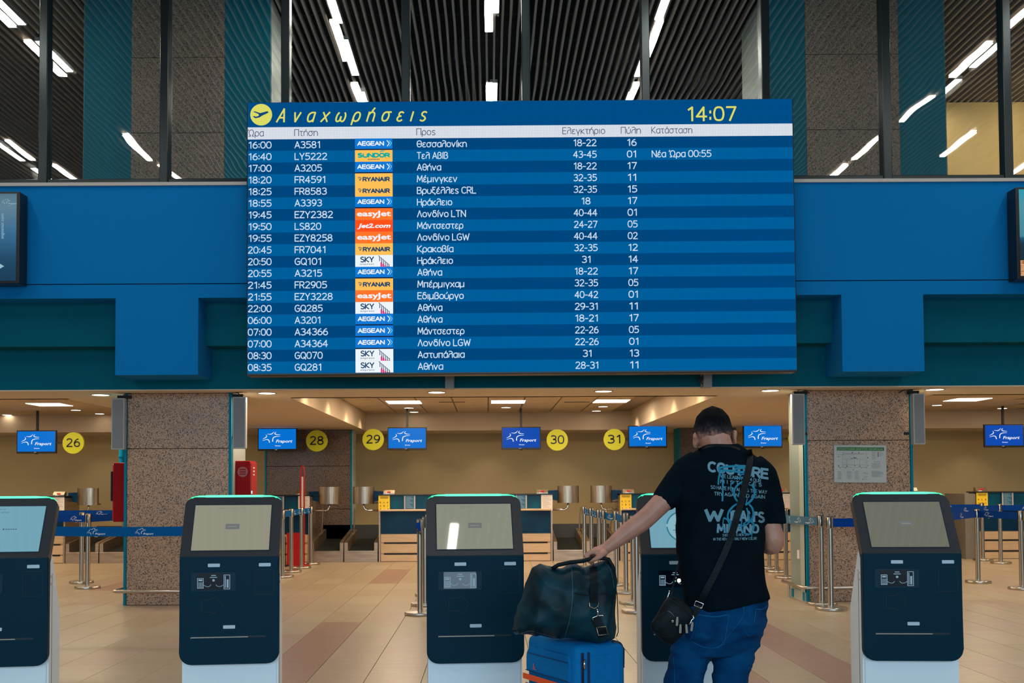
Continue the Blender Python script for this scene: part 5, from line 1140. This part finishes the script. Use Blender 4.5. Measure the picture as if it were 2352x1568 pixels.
# torso and legs, under the clothes
B.rings([ell(y, a + 14, b_ - 14, ry - .03, cy) for y, a, b_, ry, cy in ((1060, 1575, 1735, .09, .01), (1100, 1566, 1755, .115, .0), (1180, 1566, 1748, .125, .0), (1260, 1568, 1746, .13, 0), (1340, 1574, 1752, .13, 0), (1400, 1580, 1752, .13, 0), (1470, 1570, 1735, .12, 0))])
zf = lambda px: P(px, 1852)
for (a, b_, c, d) in (((1597, 1450), (1571, 1568), (1569, 1650), (1578, 1825)), ((1703, 1440), (1674, 1568), (1674, 1650), (1694, 1825))):
    B.chain([(P(*a), .072), (P(*b_, .0), .062), (P(*c, .03), .048), (P(*d, .0), .036)])
# left arm stretched out to the holdall, hand closed round its handle
B.chain([(P(1577, 1092, .0), .062), (P(1532, 1142, -.01), .047), (P(1490, 1184, -.03), .0425), (P(1476, 1196, -.03), .043), (P(1440, 1222, -.03), .039), (P(1410, 1246, -.04), .029), (P(1393, 1258, -.045), .0245)])
B.chain([(P(1393, 1258, -.045), .0245), (P(1380, 1266, -.05), .026), (P(1368, 1271, -.05), .023)])
B.ball(P(1377, 1268, -.05), (.034, .042, .022), Matrix.Rotation(R(28), 3, 'Y'))
for i, (yo, ln) in enumerate(((-.088, .9), (-.066, 1.0), (-.043, .98), (-.021, .85))):
    B.chain([(P(1371, 1267, yo), .0125), (P(1357 - 2 * ln, 1268, yo), .0105), (P(1348 - 2 * ln, 1277, yo), .0098), (P(1352, 1287 + ln, yo), .0092), (P(1361, 1292 + ln, yo), .0082)])
B.chain([(P(1390, 1268, -.085), .013), (P(1380, 1277, -.102), .0115), (P(1367, 1284, -.106), .0105), (P(1358, 1287, -.100), .009)])
# right arm bent, forearm forward to the kiosk
B.chain([(P(1748, 1105, .0), .044), (P(1766, 1180, -.01), .041), (P(1777, 1236, -.01), .044), (P(1777, 1249, .0), .042), (P(1768, 1252, .05), .042), (P(1735, 1240, .16), .034), (P(1712, 1228, .24), .025)])
rh = P(1702, 1224, .29); B.chain([(P(1712, 1228, .24), .025), (P(1702, 1222, .29), .026)]); B.ball(P(1699, 1220, .31), (.040, .045, .018))
for i, (dx, ln) in enumerate(((-.030, .06), (-.010, .075), (.011, .072), (.031, .058))):
    q = P(1699, 1218, .335) + Vector((dx, 0, 0)); B.chain([(q, .0105), (q + Vector((dx * .1, ln * .55, .004)), .0092), (q + Vector((dx * .15, ln, -.012)), .008)])
q = P(1699, 1222, .29) + Vector((-.036, 0, 0)); B.chain([(q, .013), (q + Vector((-.024, .028, -.005)), .0115), (q + Vector((-.03, .055, -.01)), .0095)])
bm_body = B.mesh('body', .0052, 5)
body = obj('body', local(bm_body, feet), M['skin'], man, smooth=True)
# hair: short, fading into the skin at the nape
m = mat('short_dark_hair', (.01, .01, .01, 1), .9, spec=.12)
tc = N(m, 'ShaderNodeTexCoord'); sp = N(m, 'ShaderNodeSeparateXYZ'); L(m, tc.outputs['Object'], sp.inputs[0]); nz = tex(m, 'NOISE', (1, 1, 1), 95, 5); nz2 = tex(m, 'NOISE', (1, 1, 1), 24, 2)
a1 = N(m, 'ShaderNodeMath', operation='MULTIPLY_ADD'); a1.inputs[1].default_value = .050; L(m, nz.outputs['Fac'], a1.inputs[0]); L(m, sp.outputs['Z'], a1.inputs[2])
a2 = N(m, 'ShaderNodeMath', operation='MULTIPLY_ADD'); a2.inputs[1].default_value = .035; L(m, nz2.outputs['Fac'], a2.inputs[0]); L(m, a1.outputs[0], a2.inputs[2])
mr = N(m, 'ShaderNodeMapRange'); mr.inputs['From Min'].default_value = -.005; mr.inputs['From Max'].default_value = .105; L(m, a2.outputs[0], mr.inputs['Value'])
r_ = ramp(m, mr.outputs[0], [(.0, (.42, .205, .145)), (.16, (.28, .14, .105)), (.34, (.060, .040, .040)), (.50, (.016, .014, .017)), (.68, (.003, .004, .006)), (1, (.001, .002, .003))]); L(m, r_.outputs[0], bsdf(m).inputs['Base Color'])
bp = N(m, 'ShaderNodeBump'); bp.inputs['Strength'].default_value = .5; bp.inputs['Distance'].default_value = .003; L(m, nz.outputs['Fac'], bp.inputs['Height']); L(m, bp.outputs[0], bsdf(m).inputs['Normal'])
HB = Blob(); HB.ball(hc + Vector((0, -.001, .003)), (.0815, .101, .1005)); HB.ball(P(1637, 1003, .072), (.0745, .090, .082)); hm = HB.mesh('hair', .005, 4)
b = bmesh.new(); b.from_mesh(hm); kill = []
for v in b.verts:
    d = v.co - hc; back = -d.y / .1
    line = -.040 if back > 0 else (-.012 if abs(d.x) > .045 and d.y < .05 else .028 + .0 * d.y)
    if d.y > .045: line = .030
    if v.co.z < hc.z + line: kill.append(v)
bmesh.ops.delete(b, geom=kill, context='VERTS'); hl = obj('hair', local(b, hc), m, man, smooth=True); hl.location = hc - feet
for s in (-1, 1):
    e = P(1634 + s * 17, 1000, .148); b = nb(); bmesh.ops.create_uvsphere(b, u_segments=12, v_segments=8, radius=.011); o = obj('eye', b, M['paper'], man, smooth=True); o.location = e - feet
# shoes
for i, px in enumerate((1578, 1695)):
    f0 = P(px, 1840); B = Blob(); x, y = f0.x, YM
    B.ball((x, y - .02, .045), (.043, .055, .045)); B.ball((x + (.02 if i else -.02), y + .12, .035), (.047, .095, .035)); B.ball((x, y + .04, .055), (.043, .08, .045))
    me = B.mesh('shoe', .007, 4)
    for v in me.vertices: v.co.z = max(v.co.z, .002)
    obj('shoe', local(me, feet), M['bagblk'], man, smooth=True)
# jeans
def fold(a, s1, s2, sc=1.0):
    def f(c):
        q = Vector((c.x * s1, c.y * s1 * .6, c.z * s2)); return a * (noise.noise(q) * 1.0 + .5 * noise.noise(q * 2.3 + Vector((5, 3, 1))))
    return f
B = Blob()
B.rings([ell(1372, 1574, 1758, .118, 0, 22), ell(1400, 1569, 1763, .122, 0, 12), ell(1430, 1563, 1757, .125), ell(1455, 1556, 1749, .12), ell(1480, 1550, 1738, .112), ell(1500, 1552, 1722, .09)])
B.ball(P(1617, 1436, -.055), (.088, .085, .095)); B.ball(P(1704, 1428, -.055), (.083, .083, .092))
B.tube([(P(1590, 1475), .085), (P(1580, 1520), .081), (P(1570, 1568), .0765), (P(1567, 1610, .02), .074), (P(1569, 1650, .03), .068), (P(1574, 1740, .01), .062), (P(1578, 1833, 0), .063)])
B.tube([(P(1700, 1465), .083), (P(1684, 1520), .076), (P(1673.5, 1568), .0725), (P(1672, 1610, .02), .071), (P(1674, 1650, .03), .066), (P(1684, 1740, .01), .060), (P(1694, 1833, 0), .061)])
jf1, jf2 = fold(.010, 6, 13), fold(.006, 17, 30)
jm = B.mesh('jeans', .0060, 4, lambda c: jf1(c) + jf2(c)); jb = bvh_of(jm)
jn = obj('jeans', local(jm, feet), M['denim'], man, smooth=True)
pj = caster(jb, .0022, 4.05)
def line(bm, pts, wpx, fn): stroke(bm, [(x, -y) for x, y in pts], wpx, 0, 0, fn, 6)
b = nb()
for pts, w_ in (([(1603, 1411), (1640, 1416), (1674, 1411)], 2.6), ([(1674, 1411), (1670, 1440), (1664, 1478)], 1.6), ([(1603, 1411), (1594, 1450), (1584, 1470)], 1.4), ([(1584, 1470), (1612, 1484), (1640, 1488), (1664, 1478)], 1.8),
                ([(1736, 1398), (1750, 1399), (1763, 1391)], 2.2), ([(1736, 1398), (1732, 1430)], 1.8), ([(1709, 1446), (1718, 1458), (1726, 1466)], 1.6), ([(1626, 1391), (1665, 1384), (1709, 1381)], 1.4), ([(1708, 1378), (1708, 1396)], 3.5),
                ([(1709, 1396), (1704, 1420), (1672, 1460), (1648, 1490)], 1.5), ([(1547, 1510), (1549, 1540), (1550, 1568)], 1.6), ([(1620, 1385), (1700, 1372), (1760, 1366)], 1.2)): line(b, pts, w_, pj)
obj('seams', local(b, feet), M['stitch'], jn)
# shirt
B = Blob()
B.rings([ell(1022, 1618, 1694, .072, .012, 4), ell(1033, 1598, 1710, .080, .010, 8), ell(1046, 1578, 1730, .090, .008, 6), ell(1060, 1566, 1747, .097, .005, 2), ell(1080, 1556, 1762, .112), ell(1105, 1553, 1765, .125, -.005), ell(1150, 1554, 1761, .132, -.008), ell(1200, 1554, 1754, .133, -.005),
         ell(1250, 1556, 1752, .132), ell(1300, 1560, 1754, .134), ell(1345, 1567, 1758, .137), ell(1378, 1573, 1764, .138, 0, 20), ell(1389, 1576, 1765, .137, 0, 36)])
B.tube([(P(1610, 1075), .080), (P(1580, 1093), .079), (P(1558, 1110), .068), (P(1540, 1131), .058), (P(1521, 1154, -.01), .0485)])
B.tube([(P(1720, 1085), .085), (P(1748, 1105), .074), (P(1762, 1135), .062), (P(1772, 1170), .056), (P(1777, 1205, -.01), .053)])
shm = B.mesh('t_shirt', .0058, 7, fold(.010, 5, 8)); shb = bvh_of(shm)
tee = obj('t_shirt', local(shm, feet), M['shirt'], man, smooth=True)
b = nb(); line(b, [(1604, 1032), (1622, 1026), (1650, 1023), (1680, 1025), (1700, 1032)], 5, caster(shb, .002, 4.1)); obj('collar_rib', local(b, feet), M['bagblk'], tee)
ps = caster(shb, .0030, 4.03)
def tp(s, x0, x1, yb0, yb1, cap, bold=.02, mi=0):
    """print on the back: baseline runs from (x0,yb0) to (x1,yb1)"""
    b = nb(); sl = (yb1 - yb0) / (x1 - x0)
    led(b, s, x0, x1, 0, cap, 0, .235 if cap > 12 else .16, gap=.20, fn=lambda co: ps((co[0], 0, -(yb0 + sl * (co[0] - x0)) + co[2]))); return b
lines = [('COUTURE', 1625, 1766, 1082, 1100, 23, .03), ('WE LEARN FROM OUR', 1654, 1748, 1096, 1108, 8, .02), ('M I S T A K E S', 1654, 1750, 1109, 1117, 8, .02), ('SO HAVE FUN ALONG THE WAY', 1632, 1762, 1122, 1134, 8, .02),
         ('TRY AGAIN AND AGAIN', 1640, 1757, 1137, 1145, 8, .02), ("W", 1617, 1663, 1196, 1196, 26, .03), ("JF", 1671, 1694, 1197, 1197, 25, .03), ("AN'S", 1698, 1757, 1196, 1200, 24, .03), ('MILANO', 1646, 1744, 1223, 1224, 20, .03), ('EVERY DAY IS NEW DAY', 1660, 1721, 1232, 1230, 6, .01), ('IN THE NEW LIFE ONLY NEW COLOR', 1638, 1738, 1241, 1239, 6, .01)]
for a in lines: obj('shirt_print', local(tp(*a), feet), M['print'], tee)
def cp(x, y): return (1600 + x / 7.125, 1040 + y / 7.125)
b = nb(); ps2 = caster(shb, .0045, 4.03)
for pts, w_ in (([(345, 250), (480, 225), (640, 215), (800, 215), (860, 235)], 5), ([(380, 285), (560, 290), (700, 310), (850, 320)], 5), ([(620, 265), (740, 245), (850, 260)], 5), ([(690, 330), (780, 300), (850, 290)], 4), ([(360, 250), (375, 330), (360, 430), (355, 520)], 3.6), ([(430, 300), (425, 420), (430, 560), (422, 790)], 3.8),
                ([(610, 420), (720, 410), (800, 370), (740, 350), (700, 400)], 2.6), ([(590, 500), (620, 460), (560, 520), (590, 620), (570, 640)], 2.2), ([(650, 545), (700, 500), (780, 460), (800, 490)], 4.5), ([(650, 545), (615, 620), (625, 720), (680, 800), (710, 800)], 4.2), ([(700, 640), (690, 700), (710, 790), (700, 820)], 2.6),
                ([(690, 820), (600, 870), (530, 950), (510, 1060), (560, 1130), (545, 1230)], 4), ([(640, 840), (560, 930), (505, 1010)], 2.2), ([(440, 1060), (500, 1090), (540, 1160)], 3.6), ([(440, 1070), (430, 1180), (450, 1260), (500, 1290)], 2.2), ([(900, 510), (950, 600), (940, 700), (880, 790), (800, 850)], 5), ([(830, 740), (815, 830), (900, 760)], 2.6),
                ([(860, 840), (910, 900), (930, 1000), (900, 1110), (940, 1180), (920, 1270)], 4.4), ([(820, 900), (850, 1000), (870, 1100), (820, 1170), (740, 1190), (650, 1200)], 3.4), ([(740, 1080), (735, 1200), (760, 1290), (860, 1330), (930, 1300)], 2.8), ([(760, 1160), (830, 1120), (900, 1130)], 2.8), ([(905, 1300), (905, 1385)], 2)):
    line(b, [cp(*q) for q in pts], w_, ps2)
obj('painted_print', local(b, feet), M['paint'], tee)
# ============================================================ SHOULDER BAG
def pillow(name, outline, Yc, depth, voxel=.007, smooth=5, folds=None, pw=.35, n=7):
    c = Vector((sum(p[0] for p in outline) / len(outline), sum(p[1] for p in outline) / len(outline))); rs = []
    O = [Vector(p) for p in outline]; D = []
    for a, b_ in zip(O, O[1:] + O[:1]):
        for k_ in range(4): D.append(a.lerp(b_, k_ / 4))
    for k_ in range(-n, n + 1):
        t = k_ / n * .985; s = (1 - t * t) ** pw; rs.append([at(*(c + (p - c) * s), Yc) + Vector((0, t * depth / 2, 0)) for p in D])
    B = Blob(); B.rings(rs); return B.mesh(name, voxel, smooth, folds)
org = at(1545, 1428, 3.985)
sb = thing('shoulder_bag', 'small black crossbody bag with silver zip pulls hanging at the hip of the man', 'bag', tuple(org))
bo = [(1541, 1371), (1558, 1371), (1582, 1391), (1594, 1404), (1590, 1420), (1571, 1455), (1543, 1482), (1524, 1476), (1496, 1449), (1495, 1432), (1529, 1377)]
me = pillow('pouch', bo, 3.985, .085, .005, 4, fold(.003, 12, 12)); pb = bvh_of(me); obj('pouch', local(me, org), M['bagblk'], sb, smooth=True)
pbc = caster(pb, .002, 3.94)
b = nb()
for pts in ([(1512, 1416), (1535, 1403), (1560, 1428), (1575, 1440)], [(1541, 1376), (1570, 1397), (1588, 1413)], [(1500, 1450), (1530, 1462), (1556, 1452)]): line(b, pts, 1.6, pbc)
obj('zip_line', local(b, org), M['black'], sb)
for (x, y, a) in ((1555, 1428, 4), (1562.5, 1445, 2), (1577, 1445, -4), (1589, 1440, 8)):
    b = nb(); q = at(x, y, 3.93); poly(b, rrect(-.0045, .0045, -.015, .015, .003, 3), 'y', -.0015, .0015); disc(b, (0, .017, -.002), .004, 'y', .004, 10)
    bmesh.ops.transform(b, matrix=Matrix.Translation(q - org) @ Matrix.Rotation(R(a), 4, 'Y'), verts=b.verts[:]); obj('zip_pull', b, M['chrome'], sb, smooth=40)
obj('ring', tube(nb(), [at(1545 + 2.2 * math.cos(t / 8 * 2 * math.pi), 1426 + 2.2 * math.sin(t / 8 * 2 * math.pi), 3.935) - org for t in range(9)], .0015, 6), M['chrome'], sb, smooth=True)
def strap(pts, wpx, fn, th=.003):
    b = nb(); stroke(b, [(x, -y) for x, y in pts], wpx, 0, 0, fn, 8); r = bmesh.ops.extrude_face_region(b, geom=b.faces[:]); bmesh.ops.translate(b, verts=[v for v in r['geom'] if isinstance(v, bmesh.types.BMVert)], vec=(0, -th, 0)); return b
obj('strap', local(strap([(1719, 1032), (1722, 1060), (1712, 1110), (1697, 1170), (1676, 1240), (1650, 1300), (1622, 1355), (1607, 1386)], 15, caster(shb, .0065, 4.02)), org), M['bagblk'], sb)
fl1 = lambda co: tuple(at(co[0], -co[2], 3.985 if -co[2] > 1360 else 3.985 + (1360 + co[2]) * .0012))
obj('strap_end', local(strap([(1605, 1388), (1600, 1402), (1592, 1414)], 13, lambda co: tuple(at(co[0], -co[2], 3.985))), org), M['bagblk'], sb)
obj('front_strap', local(strap([(1541, 1372), (1547, 1340), (1553, 1312), (1560, 1290)], 4, fl1), org), M['bagblk'], sb)
b = nb(); q = at(1605, 1388, 3.975)
tube(b, [q - org + Matrix.Rotation(R(22), 3, 'Y') @ Vector((x, 0, z)) for x, z in ((-.016, -.010), (-.016, .010), (.016, .010), (.016, -.010), (-.016, -.010), (-.016, .0))], .0022, 8); obj('buckle', b, M['chrome'], sb, smooth=True)
obj('snap_hook', tube(nb(), [at(x, y, 3.955) - org for x, y in ((1590, 1412), (1594, 1419), (1588, 1424), (1586, 1430), (1582, 1433))], .0028, 8), M['chrome'], sb, smooth=True)
obj('chain', tube(nb(), [at(x, y, 3.98) - org for x, y in ((1538, 1356), (1536, 1364), (1534, 1370), (1531, 1376))], .0028, 8), M['chrome'], sb, smooth=True)
# ============================================================ SUITCASE
C0 = Vector((.350, 4.0, 0)); t = thing('suitcase', 'blue soft suitcase with an orange band standing beside the man under the black holdall', 'suitcase', tuple(C0), R(120)); Wc, Dc, ZT = .385, .25, .705
M_c = M['case']
b = bx(.0, Wc, -Dc, .0, .045, ZT, bev=.034, seg=5); shell = obj('shell', b, M_c, t, smooth=40)
b = nb(); poly(b, rrect(.045, Wc - .02, .10, .50, .03, 5), 'y', -.004, .014, bev=0); poly(b, rrect(.045, Wc - .02, .552, ZT - .045, .03, 5, (.005, .005, .05, .03)), 'y', -.004, .010); obj('front_pocket', b, M_c, t, smooth=30)
b = nb()
for z, x0, x1 in ((.555, .05, Wc - .02), (.63, .05, Wc - .04), (.50, .05, Wc - .02)): box(b, x0, x1, .012, .0155, z, z + .0025)
obj('pocket_seam', b, M['casedk'], t)
obj('orange_band', bx(.035, Wc - .003, .0145, .0185, .517, .541, bev=.001), M['orange'], t)
b = nb()
text(b, 'L', 0, .013, 0, .018, 0, bold=.02); stroke(b, [(-.006, -.006), (.022, -.006)], .003, 0)
bmesh.ops.transform(b, matrix=Matrix.Translation((.30, .0165, .575)) @ Matrix.Rotation(R(180), 4, 'Z'), verts=b.verts[:]); obj('small_emblem', b, M['orange'], t)
for y in (-.025, -.055): obj('zip_tape', bx(-.0035, .002, y - .006, y + .006, .09, ZT - .03, bev=.001), M['casedk'], t)
obj('zip_teeth', bx(-.0052, -.0035, -.0275, -.0225, .09, ZT - .035), M['black'], t)
obj('zip_pull', tube(nb(), [(-.008, -.03, ZT - .055), (-.010, -.028, ZT - .075), (-.008, -.03, ZT - .095)], [.003, .005, .004], 8), M['chrome'], t, smooth=True)
obj('side_panel', bx(-.004, .002, -Dc + .04, -.075, .09, ZT - .045, bev=.0025), M_c, t)
b = nb()
tube(b, [(.012, -Dc + .012, ZT - .11), (.012, -Dc + .010, ZT - .035), (.015, -Dc + .025, ZT - .010), (.02, -Dc + .06, ZT - .001)], .006, 8); obj('corner_piping', b, M['black'], t, smooth=True)
obj('top_handle', tube(nb(), [(.10, -.12, ZT - .005), (.12, -.12, ZT + .012), (.26, -.12, ZT + .012), (.28, -.12, ZT - .005)], .009, 8), M['black'], t, smooth=True)
for x in (.05, Wc - .05):
    for y in (-.05, -Dc + .05):
        w_ = obj('wheel', tube(nb(), [(x - .011, y, .022), (x + .011, y, .022)], .022, 18), M['black'], t, smooth=50); obj('wheel_fork', bx(x - .016, x + .016, y - .014, y + .014, .03, .05, bev=.003), M['blackm'], t)
# ============================================================ HOLDALL
YH = 4.115
org = at(1310, 1465, YH)
hd = thing('holdall', 'black nylon holdall resting on the blue suitcase, gripped by the man', 'bag', tuple(org))
ho = [(1177, 1450), (1184, 1425), (1205, 1340), (1221, 1303), (1240, 1288), (1262, 1296), (1290, 1297), (1312, 1289), (1342, 1301), (1375, 1291), (1393, 1289), (1405, 1302), (1414, 1335), (1416, 1400), (1418, 1440), (1411, 1466), (1385, 1473), (1330, 1472), (1295, 1468), (1240, 1455), (1192, 1457)]
def hf(c):
    q = Vector((c.x * 9, c.y * 4, c.z * 5 + c.x * 4)); a = noise.noise(q); r = 1 - abs(noise.noise(Vector((c.x * 6 + 3, c.y * 3, c.z * 4 - c.x * 5)))) * 2
    k2 = 1 - abs(noise.noise(Vector((c.x * 15 + 1, c.y * 8, c.z * 11 + c.x * 6)))) * 2
    return .014 * a + .012 * r + .006 * k2 - .010
me = pillow('bag_body', ho, YH, .27, .007, 3, hf, .30, 8); hb_ = bvh_of(me); obj('bag_body', local(me, org), M['duffel'], hd, smooth=True)
ph = caster(hb_, .002, 4.0)
b = nb()
for pts, w_ in (([(1311, 1290), (1314, 1320), (1315, 1370), (1309, 1420), (1302, 1445), (1297, 1464)], 1.6), ([(1178, 1447), (1186, 1456), (1204, 1452), (1222, 1449), (1262, 1460), (1290, 1467)], 1.6), ([(1388, 1289), (1403, 1310), (1411, 1350)], 1.6)): line(b, pts, w_, ph)
obj('piping', local(b, org), mat('slate_piping', (.02, .07, .10, 1), .5), hd)
ph2 = caster(hb_, .003, 4.0)
obj('side_strap', local(strap([(1362, 1300), (1364, 1330), (1364, 1360), (1364, 1384)], 17, ph2), org), M['bagblk'], hd)
obj('side_strap', local(strap([(1368, 1418), (1378, 1440), (1386, 1462)], 22, ph2), org), M['bagblk'], hd)
obj('pocket_flap', local(strap([(1318, 1362), (1350, 1366), (1395, 1362)], 3, ph2), org), M['bagblk'], hd)
def loop(name, pts, r, mt, fn=ph2): obj(name, tube(nb(), [Vector(fn((x, 0, -y))) - Vector((0, .004, 0)) - org for x, y in pts], r, 8), mt, hd, smooth=True)
loop('d_ring', [(1353, 1382), (1354, 1392), (1364, 1397), (1373, 1392), (1374, 1382)], .0026, M['hood']); loop('snap_hook', [(1371, 1397), (1373, 1405), (1373, 1414)], .0045, M['chrome']); loop('hook_wings', [(1362, 1424), (1361, 1418), (1373, 1413), (1384, 1412), (1386, 1417)], .0026, M['chrome']); loop('strap_adjuster', [(1370, 1440), (1374, 1458), (1396, 1456), (1391, 1438), (1370, 1440)], .0022, M['hood'])
hp = lambda x, y, dy: at(x, y, YH + dy) - org
for dy in (-.055, -.035):
    obj('handle', tube(nb(), [hp(x, y, dy) for x, y in ((1268, 1306), (1282, 1297), (1310, 1291), (1338, 1288), (1356, 1283), (1380, 1281), (1398, 1284), (1408, 1302), (1412, 1330))], .0085, 10), M['bagblk'], hd, smooth=True)
obj('side_cord', tube(nb(), [hp(x, y, -.02) for x, y in ((1412, 1330), (1418, 1370), (1419, 1410), (1420, 1450), (1416, 1462))], .002, 6), M['black'], hd, smooth=True)
